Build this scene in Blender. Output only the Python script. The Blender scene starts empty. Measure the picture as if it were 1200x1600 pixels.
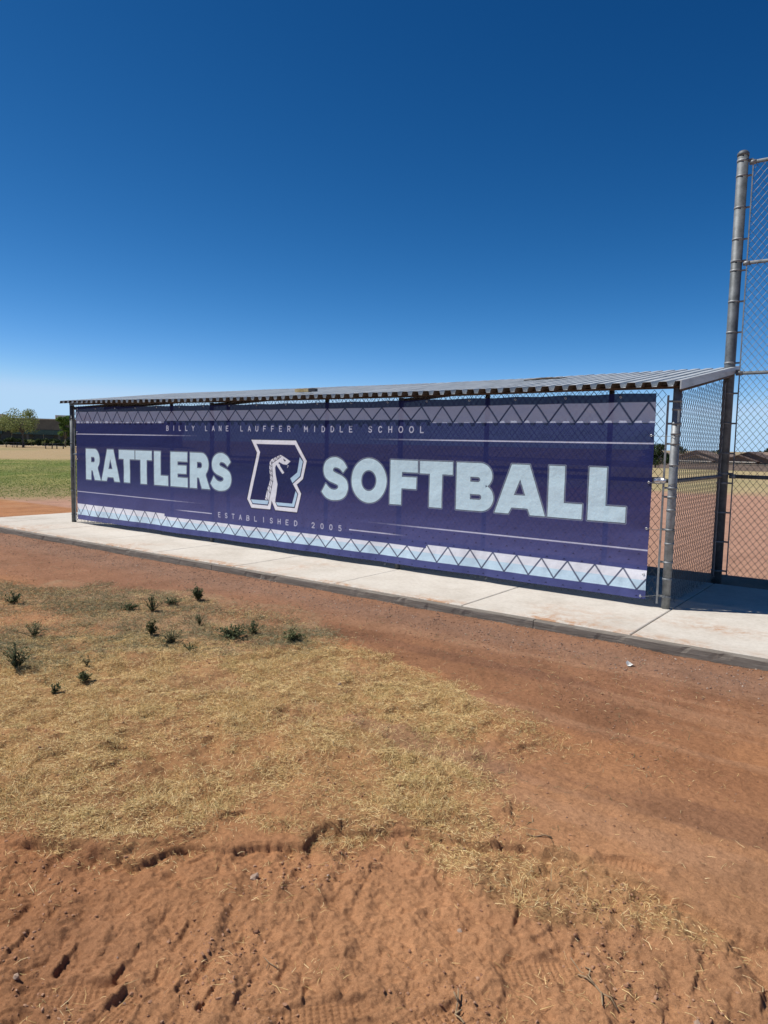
import bpy, math, random
import numpy as np
from mathutils import Vector, Matrix

# ------------------------------------------------------------------ camera, sky, sun
S = bpy.context.scene
COL = S.collection
CAM = np.array([1.9796, -7.5129, 1.6])
F_ = np.array([-0.59186039, 0.80059004, -0.09357811])
R_ = np.array([0.80279413, 0.59589974, 0.02061751])
U_ = np.cross(R_, F_); U_ /= np.linalg.norm(U_); R_ = np.cross(F_, U_)
cd = bpy.data.cameras.new('camera'); cam = bpy.data.objects.new('camera', cd); COL.objects.link(cam)
cd.sensor_fit = 'VERTICAL'; cd.sensor_height = 36; cd.sensor_width = 27
cd.lens = 1130.0 / 1600 * 36; cd.clip_end = 6000; cd.clip_start = 0.05
M = Matrix.Identity(4)
for i in range(3):
    M[i][0] = R_[i]; M[i][1] = U_[i]; M[i][2] = -F_[i]; M[i][3] = CAM[i]
cam.matrix_world = M; S.camera = cam

SUN_EL = math.radians(57); SUN_AZ = math.radians(241.5)
w = bpy.data.worlds.new('World'); S.world = w; w.use_nodes = True
wn = w.node_tree
sky = wn.nodes.new('ShaderNodeTexSky'); sky.sky_type = 'NISHITA'; sky.sun_disc = False
sky.sun_elevation = SUN_EL; sky.sun_rotation = SUN_AZ
sky.altitude = 3000; sky.air_density = 0.6; sky.dust_density = 0.0; sky.ozone_density = 8
# grade of the sky's colour channels: the deep saturated blue of a phone picture
sep = wn.nodes.new('ShaderNodeSeparateColor'); comb = wn.nodes.new('ShaderNodeCombineColor')
wn.links.new(sky.outputs[0], sep.inputs[0])
for ci, (kk_, gg_, cap) in enumerate(((31, 2.6, .42), (2.85, 1.5, .62), (1.53, 1.2, .84))):
    a_ = wn.nodes.new('ShaderNodeMath'); a_.operation = 'MULTIPLY'; a_.inputs[1].default_value = .1
    b_ = wn.nodes.new('ShaderNodeMath'); b_.operation = 'POWER'; b_.inputs[1].default_value = gg_
    c_ = wn.nodes.new('ShaderNodeMath'); c_.operation = 'MULTIPLY'; c_.inputs[1].default_value = kk_
    d_ = wn.nodes.new('ShaderNodeMath'); d_.operation = 'SMOOTH_MIN'; d_.inputs[1].default_value = cap; d_.inputs[2].default_value = .3 * cap
    e_ = wn.nodes.new('ShaderNodeMath'); e_.operation = 'MULTIPLY'; e_.inputs[1].default_value = 10
    wn.links.new(sep.outputs[ci], a_.inputs[0]); wn.links.new(a_.outputs[0], b_.inputs[0]); wn.links.new(b_.outputs[0], c_.inputs[0])
    wn.links.new(c_.outputs[0], d_.inputs[0]); wn.links.new(d_.outputs[0], e_.inputs[0]); wn.links.new(e_.outputs[0], comb.inputs[ci])
wn.links.new(comb.outputs[0], wn.nodes['Background'].inputs[0])
wn.nodes['Background'].inputs[1].default_value = 0.1
sd = bpy.data.lights.new('sun', 'SUN'); sd.energy = 5.0; sd.angle = math.radians(0.5); sd.color = (1, .955, .895)
sun = bpy.data.objects.new('sun', sd); COL.objects.link(sun)
SV = Vector((math.sin(SUN_AZ) * math.cos(SUN_EL), math.cos(SUN_AZ) * math.cos(SUN_EL), math.sin(SUN_EL)))
sun.rotation_euler = SV.to_track_quat('Z', 'Y').to_euler(); sun.location = (-20, -10, 30)
S.view_settings.view_transform = 'Standard'; S.view_settings.look = 'None'
S.view_settings.exposure = 0.12; S.view_settings.gamma = 1

rng = np.random.default_rng(7); random.seed(7)


def P(u, v, z=-.10):
    """point of the level z seen along photo direction (u, v)"""
    d = F_ * 1130 + R_ * (u - 600) - U_ * (v - 800)
    t = (z - CAM[2]) / d[2]
    return CAM + d * t


def DR(u, v, depth):
    d = F_ * 1130 + R_ * (u - 600) - U_ * (v - 800)
    return CAM + d * (depth / 1130)


# ------------------------------------------------------------------ noise
def _h(ix, iy, s):
    n = (ix * 374761393 + iy * 668265263 + s * 1442695041) & 0xffffffff
    n = ((n ^ (n >> 13)) * 1274126177) & 0xffffffff
    return ((n ^ (n >> 16)) & 0xffff) / 65535.0


def vn(x, y, s=0):
    x = np.asarray(x, float); y = np.asarray(y, float)
    ix = np.floor(x).astype(np.int64); iy = np.floor(y).astype(np.int64)
    fx = x - ix; fy = y - iy
    fx = fx * fx * fx * (fx * (fx * 6 - 15) + 10); fy = fy * fy * fy * (fy * (fy * 6 - 15) + 10)
    a = _h(ix, iy, s); b = _h(ix + 1, iy, s); c = _h(ix, iy + 1, s); d = _h(ix + 1, iy + 1, s)
    return (a + (b - a) * fx) * (1 - fy) + (c + (d - c) * fx) * fy * 1.0 if False else (a * (1 - fx) + b * fx) * (1 - fy) + (c * (1 - fx) + d * fx) * fy


def fbm(x, y, f, o=3, s=0):
    r = 0; a = 1; t = 0
    for i in range(o):
        # rotate each octave so that no grid shows
        c, q = math.cos(i * 1.1 + .5), math.sin(i * 1.1 + .5)
        r = r + a * (vn((x * c - y * q) * f, (x * q + y * c) * f, s + i * 17) - .5); t += a
        a *= .5; f *= 2.03
    return r / t * 2


def ss(a, b, x):
    t = np.clip((x - a) / (b - a), 0, 1); return t * t * (3 - 2 * t)


# ------------------------------------------------------------------ materials
def mat(name):
    m = bpy.data.materials.new(name); m.use_nodes = True
    return m, m.node_tree, m.node_tree.nodes['Principled BSDF']


def N(nt, t, **k):
    n = nt.nodes.new(t)
    for a, b in k.items():
        if a in n.inputs: n.inputs[a].default_value = b
        else: setattr(n, a, b)
    return n


def noise(nt, scale, detail=4, rough=.6, vec=None):
    n = N(nt, 'ShaderNodeTexNoise'); n.inputs['Scale'].default_value = scale
    n.inputs['Detail'].default_value = detail; n.inputs['Roughness'].default_value = rough
    if vec: nt.links.new(vec, n.inputs['Vector'])
    return n


def ramp(nt, src, stops):
    r = N(nt, 'ShaderNodeValToRGB'); e = r.color_ramp.elements
    while len(e) < len(stops): e.new(.5)
    while len(e) > max(2, len(stops)): e.remove(e[-1])
    for i, (p, c) in enumerate(stops):
        e[i].position = p; e[i].color = (*c, 1) if len(c) == 3 else c
    nt.links.new(src, r.inputs[0]); return r


def bump(nt, b, h, dist, strength=1, prev=None):
    n = N(nt, 'ShaderNodeBump'); n.inputs['Distance'].default_value = dist; n.inputs['Strength'].default_value = strength
    nt.links.new(h, n.inputs['Height'])
    if prev: nt.links.new(prev.outputs[0], n.inputs['Normal'])
    nt.links.new(n.outputs[0], b.inputs['Normal']); return n


def mat_simple(name, c1, c2, scale=8, rough=.6, metal=0, bd=0, bscale=None, detail=5, spread=(.35, .65)):
    m, nt, b = mat(name)
    tc = N(nt, 'ShaderNodeTexCoord')
    n = noise(nt, scale, detail, .65, tc.outputs['Object'])
    r = ramp(nt, n.outputs[0], [(spread[0], c1), (spread[1], c2)])
    nt.links.new(r.outputs[0], b.inputs['Base Color'])
    b.inputs['Roughness'].default_value = rough; b.inputs['Metallic'].default_value = metal
    if bd:
        n2 = noise(nt, bscale or scale * 6, 4, .6, tc.outputs['Object']); bump(nt, b, n2.outputs[0], bd)
    return m


def mat_island(name, stops, rough=.8, transl=0.0, gval=None):
    """per-blade / per-leaf colour"""
    m, nt, b = mat(name)
    g = N(nt, 'ShaderNodeNewGeometry')
    r = ramp(nt, g.outputs['Random Per Island'], stops)
    out = r.outputs[0]
    nt.links.new(out, b.inputs['Base Color']); b.inputs['Roughness'].default_value = rough
    b.inputs['Specular IOR Level'].default_value = .2
    if transl:
        t = N(nt, 'ShaderNodeBsdfTranslucent'); nt.links.new(out, t.inputs[0])
        mx = N(nt, 'ShaderNodeMixShader'); mx.inputs[0].default_value = transl
        nt.links.new(b.outputs[0], mx.inputs[1]); nt.links.new(t.outputs[0], mx.inputs[2])
        nt.links.new(mx.outputs[0], nt.nodes['Material Output'].inputs[0])
    return m


galv = mat_simple('galvanised_steel', (.15, .16, .163), (.28, .295, .30), 14, .55, .3, .0006, 90)
galv_old = mat_simple('weathered_galvanised_steel', (.075, .085, .09), (.16, .175, .183), 9, .6, .3, .0008, 70)
wire = mat_simple('galvanised_wire', (.10, .105, .105), (.21, .215, .205), 20, .6, .3)
alu = mat_simple('bright_fitting', (.55, .56, .56), (.75, .76, .76), 30, .38, .8)
rustbeam = mat_simple('rusty_steel_beam', (.045, .032, .026), (.11, .082, .066), 10, .8, .1, .001, 60)
black_plastic = mat_simple('black_plastic', (.012, .013, .018), (.03, .03, .035), 20, .5)


def roof_mat():
    m, nt, b = mat('corrugated_roof_steel')
    tc = N(nt, 'ShaderNodeTexCoord'); mp = N(nt, 'ShaderNodeMapping'); mp.inputs['Scale'].default_value = (6, .8, 6)
    nt.links.new(tc.outputs['Object'], mp.inputs[0])
    n = noise(nt, 1.6, 6, .65, mp.outputs[0])
    r = ramp(nt, n.outputs[0], [(.22, (.20, .16, .13)), (.33, (.31, .33, .33)), (.5, (.47, .50, .505)), (.75, (.58, .605, .61))])
    nt.links.new(r.outputs[0], b.inputs['Base Color']); b.inputs['Metallic'].default_value = .15; b.inputs['Roughness'].default_value = .45
    return m


roofm = roof_mat()


def concrete_mat():
    m, nt, b = mat('pale_concrete')
    tc = N(nt, 'ShaderNodeTexCoord')
    n = noise(nt, 1.3, 8, .7, tc.outputs['Object']); n2 = noise(nt, 22, 6, .75, tc.outputs['Object'])
    r = ramp(nt, n.outputs[0], [(.3, (.46, .415, .35)), (.5, (.56, .515, .445)), (.72, (.62, .58, .51))])
    r2 = ramp(nt, n2.outputs[0], [(.3, (.80, .79, .77)), (.55, (1, 1, 1)), (.8, (1.0, 1.0, 1.0))])
    mx = N(nt, 'ShaderNodeMix', data_type='RGBA', blend_type='MULTIPLY'); mx.inputs[0].default_value = .8
    nt.links.new(r.outputs[0], mx.inputs[6]); nt.links.new(r2.outputs[0], mx.inputs[7])
    # tracked-on red dirt
    at = N(nt, 'ShaderNodeAttribute', attribute_name='dirt')
    n3 = noise(nt, 9, 6, .7, tc.outputs['Object'])
    mm = N(nt, 'ShaderNodeMath', operation='MULTIPLY'); r3 = ramp(nt, n3.outputs[0], [(.42, (0, 0, 0)), (.62, (1, 1, 1))])
    nt.links.new(at.outputs['Fac'], mm.inputs[0]); nt.links.new(r3.outputs[0], mm.inputs[1])
    mx2 = N(nt, 'ShaderNodeMix', data_type='RGBA'); nt.links.new(mm.outputs[0], mx2.inputs[0])
    nt.links.new(mx.outputs[2], mx2.inputs[6]); mx2.inputs[7].default_value = (.42, .25, .15, 1)
    nt.links.new(mx2.outputs[2], b.inputs['Base Color']); b.inputs['Roughness'].default_value = .9
    b.inputs['Specular IOR Level'].default_value = .2
    n4 = noise(nt, 130, 4, .7, tc.outputs['Object']); bump(nt, b, n4.outputs[0], .0018)
    return m


def wood_mat(name, c1, c2, c3):
    m, nt, b = mat(name)
    tc = N(nt, 'ShaderNodeTexCoord'); mp = N(nt, 'ShaderNodeMapping'); mp.inputs['Scale'].default_value = (1.5, 30, 30)
    nt.links.new(tc.outputs['Object'], mp.inputs[0])
    n = noise(nt, 2.2, 8, .7, mp.outputs[0]); r = ramp(nt, n.outputs[0], [(.3, c1), (.5, c2), (.72, c3)])
    nt.links.new(r.outputs[0], b.inputs['Base Color']); b.inputs['Roughness'].default_value = .9
    bump(nt, b, n.outputs[0], .006); return m


timber = wood_mat('weathered_timber', (.10, .083, .066), (.19, .165, .135), (.28, .25, .21))


def ground_mat():
    m, nt, b = mat('dirt_and_turf')
    at = N(nt, 'ShaderNodeAttribute', attribute_name='albedo')
    geo = N(nt, 'ShaderNodeNewGeometry')
    n1 = noise(nt, 2.2, 7, .7, geo.outputs['Position']); n2 = noise(nt, 38, 6, .75, geo.outputs['Position']); n3 = noise(nt, 260, 3, .7, geo.outputs['Position'])
    r1 = ramp(nt, n1.outputs[0], [(.25, (.72, .70, .68)), (.5, (1, 1, 1)), (.75, (1.18, 1.17, 1.15))])
    r2 = ramp(nt, n2.outputs[0], [(.25, (.66, .63, .60)), (.5, (1, 1, 1)), (.75, (1.22, 1.22, 1.2))])
    r3 = ramp(nt, n3.outputs[0], [(.3, (.78, .76, .74)), (.55, (1, 1, 1)), (.72, (1.25, 1.25, 1.25))])
    prev = at.outputs['Color']
    for r in (r1, r2, r3):
        mx = N(nt, 'ShaderNodeMix', data_type='RGBA', blend_type='MULTIPLY'); mx.inputs[0].default_value = 1
        mx.clamp_result = False
        nt.links.new(prev, mx.inputs[6]); nt.links.new(r.outputs[0], mx.inputs[7]); prev = mx.outputs[2]
    nt.links.new(prev, b.inputs['Base Color']); b.inputs['Roughness'].default_value = .95
    b.inputs['Specular IOR Level'].default_value = .08
    b1 = bump(nt, b, n2.outputs[0], .011, 1); b2 = bump(nt, b, n3.outputs[0], .0022, 1, b1)
    n4 = noise(nt, 95, 5, .8, geo.outputs['Position']); bump(nt, b, n4.outputs[0], .0045, 1, b2)
    return m


# ------------------------------------------------------------------ mesh helpers
def np_mesh(name, V, Fc, mats, parent=None, smooth=False, attrs=None, midx=None):
    V = np.ascontiguousarray(V, np.float32); Fc = np.ascontiguousarray(Fc, np.int32)
    me = bpy.data.meshes.new(name); k = Fc.shape[1]
    me.vertices.add(len(V)); me.vertices.foreach_set('co', V.ravel())
    me.loops.add(Fc.size); me.loops.foreach_set('vertex_index', Fc.ravel())
    me.polygons.add(len(Fc)); me.polygons.foreach_set('loop_start', np.arange(len(Fc), dtype=np.int32) * k)
    me.polygons.foreach_set('loop_total', np.full(len(Fc), k, np.int32))
    if midx is not None: me.polygons.foreach_set('material_index', np.asarray(midx, np.int32))
    for m in (mats if isinstance(mats, (list, tuple)) else [mats]): me.materials.append(m)
    me.update(calc_edges=True)
    me.polygons.foreach_set('use_smooth', np.full(len(Fc), bool(smooth)))
    for an, (typ, dat) in (attrs or {}).items():
        a = me.attributes.new(an, typ, 'POINT')
        a.data.foreach_set('color' if 'COLOR' in typ else 'value', np.ascontiguousarray(dat, np.float32).ravel())
    o = bpy.data.objects.new(name, me); COL.objects.link(o)
    if parent: o.parent = parent
    return o


class MB:
    def __init__(s): s.v = []; s.f = []; s.m = []; s.sm = []

    def face(s, pts, mi=0, sm=False):
        b = len(s.v); s.v += [tuple(p) for p in pts]; s.f.append(tuple(range(b, b + len(pts)))); s.m.append(mi); s.sm.append(sm)

    def box(s, a, b, mi=0, mtx=None):
        x0, y0, z0 = a; x1, y1, z1 = b
        c = [(x0, y0, z0), (x1, y0, z0), (x1, y1, z0), (x0, y1, z0), (x0, y0, z1), (x1, y0, z1), (x1, y1, z1), (x0, y1, z1)]
        if mtx: c = [tuple(mtx @ Vector(p)) for p in c]
        k = len(s.v); s.v += c
        for q in ((0, 3, 2, 1), (4, 5, 6, 7), (0, 1, 5, 4), (1, 2, 6, 5), (2, 3, 7, 6), (3, 0, 4, 7)):
            s.f.append(tuple(k + i for i in q)); s.m.append(mi); s.sm.append(False)

    def tube(s, pts, r, n=10, mi=0, caps=True):
        pts = [Vector(p) for p in pts]
        rs = r if isinstance(r, (list, tuple)) else [r] * len(pts)
        k = len(s.v); up = None
        for i, p in enumerate(pts):
            t = (pts[min(i + 1, len(pts) - 1)] - pts[max(i - 1, 0)]).normalized()
            if up is None: up = t.orthogonal().normalized()
            else:
                up = (up - t * up.dot(t)).normalized()
            bi = t.cross(up)
            for j in range(n):
                a = 2 * math.pi * j / n
                s.v.append(tuple(p + (up * math.cos(a) + bi * math.sin(a)) * rs[i]))
        for i in range(len(pts) - 1):
            for j in range(n):
                s.f.append((k + i * n + j, k + i * n + (j + 1) % n, k + (i + 1) * n + (j + 1) % n, k + (i + 1) * n + j)); s.m.append(mi); s.sm.append(True)
        if caps:
            s.f.append(tuple(k + j for j in reversed(range(n)))); s.m.append(mi); s.sm.append(False)
            q = k + (len(pts) - 1) * n
            s.f.append(tuple(q + j for j in range(n))); s.m.append(mi); s.sm.append(False)

    def build(s, name, mats, parent=None):
        me = bpy.data.meshes.new(name); me.from_pydata(s.v, [], s.f)
        for m in (mats if isinstance(mats, (list, tuple)) else [mats]): me.materials.append(m)
        me.polygons.foreach_set('material_index', s.m); me.polygons.foreach_set('use_smooth', s.sm); me.update()
        o = bpy.data.objects.new(name, me); COL.objects.link(o)
        if parent: o.parent = parent
        return o


def tag(o, label=None, cat=None, group=None, kind=None):
    if label: o['label'] = label
    if cat: o['category'] = cat
    if group: o['group'] = group
    if kind: o['kind'] = kind
    return o


def empty(name, loc, label, cat, group=None):
    o = bpy.data.objects.new(name, None); COL.objects.link(o); o.location = loc
    o.empty_display_size = .2
    tag(o, label, cat, group); return o


def tubes_np(A, B, r, n=3):
    """many thin straight wires A->B as open prisms"""
    A = np.asarray(A, float); B = np.asarray(B, float); T = B - A; T /= np.linalg.norm(T, axis=1)[:, None]
    ref = np.tile(np.array([.123, .977, .17]), (len(T), 1)); X = np.cross(T, ref); X /= np.linalg.norm(X, axis=1)[:, None]
    Y = np.cross(T, X); V = []
    for P0 in (A, B):
        for j in range(n):
            a = 2 * math.pi * j / n; V.append(P0 + (X * math.cos(a) + Y * math.sin(a)) * r)
    V = np.stack(V, 1).reshape(-1, 3); b = np.arange(len(A))[:, None] * 2 * n
    Fc = np.concatenate([b + np.array([[j, (j + 1) % n, n + (j + 1) % n, n + j]]) for j in range(n)], 1).reshape(-1, 4)
    return V, Fc


CW, CH, CR = .078, .096, .0027


def chain(name, O, D, L, z0, z1, nrm, parent, r=CR, hole=None, fray=True):
    """chain link in the vertical plane through O along D (unit); z1 may be a function of the distance u"""
    D = np.array(D, float); nrm = np.array(nrm, float); zf = z1 if callable(z1) else (lambda u: np.full_like(u, z1))
    hw = CW / 2; hh = CH / 2; nu = int(L / hw); zmax = float(np.max(zf(np.linspace(0, L, 50)))); nv = int((zmax - z0) / hh) + 2
    I, J = np.meshgrid(np.arange(nu), np.arange(nv), indexing='ij'); I = I.ravel(); J = J.ravel()
    par = (J + I) % 2
    ua = (I + par) * hw; ub = (I + 1 - par) * hw; za = z0 + J * hh; zb = za + hh
    # gentle irregularity of the hung fabric
    ju = lambda u, z: .006 * fbm(u * 1.0, z * 1.0, 1.3, 2, 3); jn = lambda u, z: .010 * fbm(u, z, .9, 2, 9)
    ok = (zb < zf(ub) + .001) & (za < zf(ua) + .001)
    ua, ub, za, zb, par, J = ua[ok], ub[ok], za[ok], zb[ok], par[ok], J[ok]
    s = np.where(J % 2 == 0, 1, -1) * .0026
    fr = np.where((J == 0) & fray, 1, 0)

    def pt(u, z, sg, f):
        uu = u + ju(u, z); n_ = jn(u, z) + sg
        p = O[None, :] + D[None, :] * uu[:, None] + nrm[None, :] * n_[:, None]; p[:, 2] = z
        p += nrm[None, :] * (f * rng.uniform(-.02, .03, len(u)))[:, None]; p[:, 2] += f * rng.uniform(-.012, .012, len(u))
        return p
    O = np.array(O, float)
    A = pt(ua, za, s, fr); B = pt(ub, zb, -s, fr * 0)
    V, Fc = tubes_np(A, B, r)
    return np_mesh(name, V, Fc, wire, parent)


# ------------------------------------------------------------------ ground
def poly_w(pts, z=-.10): return np.array([P(u, v, z)[:2] for u, v in pts])


def inside(x, y, poly):
    r = np.zeros(x.shape, bool); n = len(poly)
    for i in range(n):
        x0, y0 = poly[i]; x1, y1 = poly[(i + 1) % n]
        if y0 == y1: continue
        c = ((y0 > y) != (y1 > y)) & (x < (x1 - x0) * (y - y0) / (y1 - y0) + x0); r ^= c
    return r


def soft(x, y, poly, amp=.16, f=2.2, s=5, n=4, sp=.05):
    acc = 0; x = x + amp * fbm(x, y, f, 4, s); y = y + amp * fbm(x, y, f, 4, s + 50)
    for k in range(n):
        ox = sp * math.cos(k * 2.4) * (k / n); oy = sp * math.sin(k * 2.4) * (k / n)
        acc = acc + inside(x + ox, y + oy, poly)
    return acc / n


STRAW = poly_w([(-900, 1060), (-300, 1030), (0, 1010), (150, 1000), (330, 990), (470, 1000), (560, 1012), (660, 1060), (760, 1105), (870, 1150), (800, 1172), (730, 1195), (800, 1250),
                (820, 1290), (700, 1285), (600, 1285), (540, 1275), (470, 1308), (390, 1270), (300, 1305), (230, 1335), (100, 1318), (0, 1290), (-300, 1270), (-900, 1230)])
WEEDY = poly_w([(-700, 925), (0, 905), (150, 918), (330, 925), (430, 945), (520, 1000), (300, 1030), (0, 1040), (-700, 1060)])
STRIP = poly_w([(680, 1345), (700, 1318), (780, 1318), (900, 1330), (1000, 1390), (1100, 1430), (1140, 1480), (1040, 1455), (960, 1440), (850, 1420), (740, 1385)])
BARE = poly_w([(560, 1120), (640, 1140), (760, 1170), (820, 1200), (800, 1215), (700, 1190), (580, 1150), (520, 1130)])
TRACK = poly_w([(-600, 1330), (0, 1300), (220, 1345), (330, 1320), (480, 1320), (530, 1285), (640, 1290), (760, 1310), (900, 1345), (1000, 1385), (1130, 1440), (1400, 1520), (1500, 2600), (-600, 2600)])
DARKD = poly_w([(470, 940), (700, 960), (900, 1040), (1000, 1110), (1000, 1180), (880, 1150), (760, 1090), (600, 1020), (500, 985)])

LUGS = []
for ox, oy, L in ((0, 1200, [(40, 440, 75, 410, 1), (5, 582, 75, 505, 1.3), (180, 595, 240, 525, 1.3), (355, 625, 410, 560, 1.4), (165, 425, 190, 400, .8), (212, 460, 260, 430, .9), (85, 592, 115, 575, 1), (262, 607, 298, 595, .9),
        (550, 510, 580, 460, .9), (490, 470, 510, 440, .8), (715, 548, 740, 500, 1), (740, 698, 785, 610, 1.4), (545, 660, 572, 620, 1.1), (638, 690, 658, 660, 1), (1080, 435, 1165, 280, 1.2), (690, 157, 745, 138, 1.1),
        (590, 222, 628, 205, 1.1), (590, 277, 645, 260, 1.1), (340, 292, 395, 268, 1), (880, 612, 900, 570, .8), (948, 690, 955, 640, .9), (440, 642, 470, 622, .8), (1040, 370, 1075, 340, .7), (985, 300, 1005, 280, .6), (1050, 190, 1065, 165, .7)]),
        (600, 1200, [(408, 472, 430, 410, 1.1), (488, 502, 512, 486, .9), (583, 562, 602, 510, .9), (72, 225, 78, 205, .6), (140, 232, 150, 205, .7), (343, 282, 362, 265, .7), (965, 652, 992, 558, 1.4), (1075, 562, 1080, 520, .9),
        (1178, 712, 1187, 640, 1.2), (1066, 762, 1090, 700, 1.1), (868, 764, 882, 690, 1.0), (888, 492, 910, 465, .8), (706, 462, 722, 420, .8), (828, 450, 872, 430, .8), (998, 455, 1052, 470, .7), (783, 582, 802, 520, .7),
        (1000, 640, 1010, 600, .5), (640, 300, 660, 280, .4), (1110, 640, 1120, 610, .5), (1230, 760, 1250, 700, 1), (1290, 820, 1310, 760, 1)])):
    for a, b, c, d, k in L:
        p = P(ox + a / 2, oy + b / 2)[:2]; q = P(ox + c / 2, oy + d / 2)[:2]; LUGS.append((p, q, k))
# rows of lug marks going on beyond the frame
for i in range(9):
    for (bx, by) in ((-60, 1440), (-60, 1540), (-250, 1490)):
        a = P(bx - i * 75, by - i * 9); LUGS.append((a[:2], a[:2] + np.array([.05, .10]), 1.1))
# shoe prints: centre, heading
PRINTS = [(P(105, 1535)[:2], P(175, 1530)[:2], .30), (P(165, 1580)[:2], P(190, 1556)[:2], .26), (P(495, 1568)[:2], P(560, 1560)[:2], .30), (P(850, 1503)[:2], P(905, 1500)[:2], .30), (P(660, 1588)[:2], P(700, 1572)[:2], .28), (P(985, 1352)[:2], P(1010, 1358)[:2], .24)]


def terrain(x, y):
    """far shape of the land"""
    z = -.10 - 3.0 * ss(55, 150, y) * ss(-160, -60, x)
    return z


def height(x, y):
    x = np.asarray(x, float); y = np.asarray(y, float)
    r = np.hypot(x - CAM[0], y - CAM[1])
    z = terrain(x, y)
    near = 1 - ss(9, 16, r)
    front = ss(-1.42, -1.75, y) * 1.0
    z = z + near * front * (.020 * fbm(x, y, .9, 3, 1) + .010 * fbm(x, y, 4.2, 3, 2)) + near * .0035 * fbm(x, y, 17, 3, 4)
    m = (r < 7.5) & (y < -1.5)
    if m.any():
        X = x[m]; Y = y[m]; dz = np.zeros_like(X)
        st = np.maximum(soft(X, Y, STRAW, .12), soft(X, Y, STRIP, .07))
        tr = soft(X, Y, TRACK, .06, 5, 11, 6, .018)
        dz += .018 * st + st * (.026 * fbm(X, Y, 7, 4, 21) - .022 * ss(.35, .75, vn(X * 9, Y * 9, 23)) * vn(X * 3, Y * 3, 24))
        dz += .007 * fbm(X * .5, Y * 6.5, 1, 3, 27) * ss(-5, -4.2, Y) * ss(-4, -2, X)
        dz -= .036 * tr
        rough = .25 + .75 * tr
        # worn tread bars pressed across both wheel tracks
        p_, q_, _k = LUGS[2]; bd = (q_ - p_) / np.hypot(*(q_ - p_)); bn = np.array([-bd[1], bd[0]]); bn = bn if bn[0] * .88 + bn[1] * .48 > 0 else -bn
        t_ = (X * bn[0] + Y * bn[1] + .035 * fbm(X, Y, 4, 3, 55) + .012 * fbm(X, Y, 22, 2, 56)) / .165; c_ = X * bd[0] + Y * bd[1]
        fr = t_ - np.floor(t_); saw = np.where(fr < .80, fr / .80, (1 - fr) / .20) - .5
        on = ss(-.25, .15, fbm(X, Y, 2.6, 2, 57)) * ss(.25, .45, vn(c_ * 3.2 + 3, t_ * .12, 58)) * (.5 + .8 * vn(np.floor(t_) * 7.3, c_ * 5, 59))
        dz += tr * on * .0125 * saw
        c = fbm(X, Y, 13, 4, 31); dz += rough * .017 * c
        c = np.abs(fbm(X, Y, 6, 3, 35)); dz += tr * .030 * (c - .2)
        c = fbm(X, Y, 85, 2, 53); dz += (.3 + .7 * rough) * .0028 * c
        c = fbm(X, Y, 42, 3, 41); dz += (.35 + .65 * rough) * .0068 * c
        c = np.abs(fbm(X, Y, 24, 3, 47)); dz -= (.3 + .7 * rough) * .008 * c
        for (p, q, k) in LUGS:
            k = k * .85; d = q - p; L = np.hypot(*d) + 1e-6; ux, uy = d / L; nx, ny = -uy, ux
            if nx * .88 + ny * .48 < 0: nx, ny = -nx, -ny
            cx, cy = (p + q) / 2; hl = max(L * .62, .055)
            sel = np.where((np.abs(X - cx) < hl + .3) & (np.abs(Y - cy) < hl + .3))[0]
            if not len(sel): continue
            a = (X[sel] - cx) * ux + (Y[sel] - cy) * uy; b = (X[sel] - cx) * nx + (Y[sel] - cy) * ny
            a = a + .022 * fbm(X[sel], Y[sel], 16, 3, 77); b = b + .016 * fbm(X[sel], Y[sel], 13, 3, 78) + .006 * fbm(X[sel], Y[sel], 50, 2, 73)
            e = np.exp(-np.clip(np.abs(a) - hl * .75, 0, 9) ** 2 / (2 * .020 ** 2)) * (.75 + .5 * vn(X[sel] * 35, Y[sel] * 35, 79)) * (.40 + .55 * vn(X[sel] * 12, Y[sel] * 12, 71))
            up_ = np.exp(-np.clip(-b, 0, 9) / .050) * .014; dn = -np.exp(-np.clip(b, 0, 9) / .034) * .013; f = ss(-.008, .008, b)
            dz[sel] += k * e * (up_ * (1 - f) + dn * f)
        for (p, q, L) in PRINTS:
            d = q - p; d = d / np.hypot(*d); sel = np.where((np.abs(X - p[0]) < .3) & (np.abs(Y - p[1]) < .3))[0]
            if not len(sel): continue
            a = (X[sel] - p[0]) * d[0] + (Y[sel] - p[1]) * d[1]; b = -(X[sel] - p[0]) * d[1] + (Y[sel] - p[1]) * d[0]
            wd = .045 + .012 * np.cos(a / L * 7); e = 1 - ss(.75, 1.08, np.maximum(np.abs(a) / (L / 2), np.abs(b) / wd))
            waf = np.abs(np.cos(a * math.pi / .021)) ** .7 * np.abs(np.cos(b * math.pi / .017)) ** .7
            rim = np.exp(-((np.maximum(np.abs(a) / (L / 2), np.abs(b) / wd) - 1.25) / .2) ** 2)
            lv = np.mean(dz[sel]); dz[sel] = dz[sel] * (1 - .93 * e) + lv * .93 * e - e * .012 + e * .008 * waf + .009 * rim
        # soil banked against the timber edging
        z[m] += dz * near[m]
    z = z + .030 * np.exp(-((y + 1.40) / .16) ** 2) * (x > -12.7) * (.35 + .65 * vn(x * 2.3, y * 2 + 5, 8)) * (y < -1.37)
    return z


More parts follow.
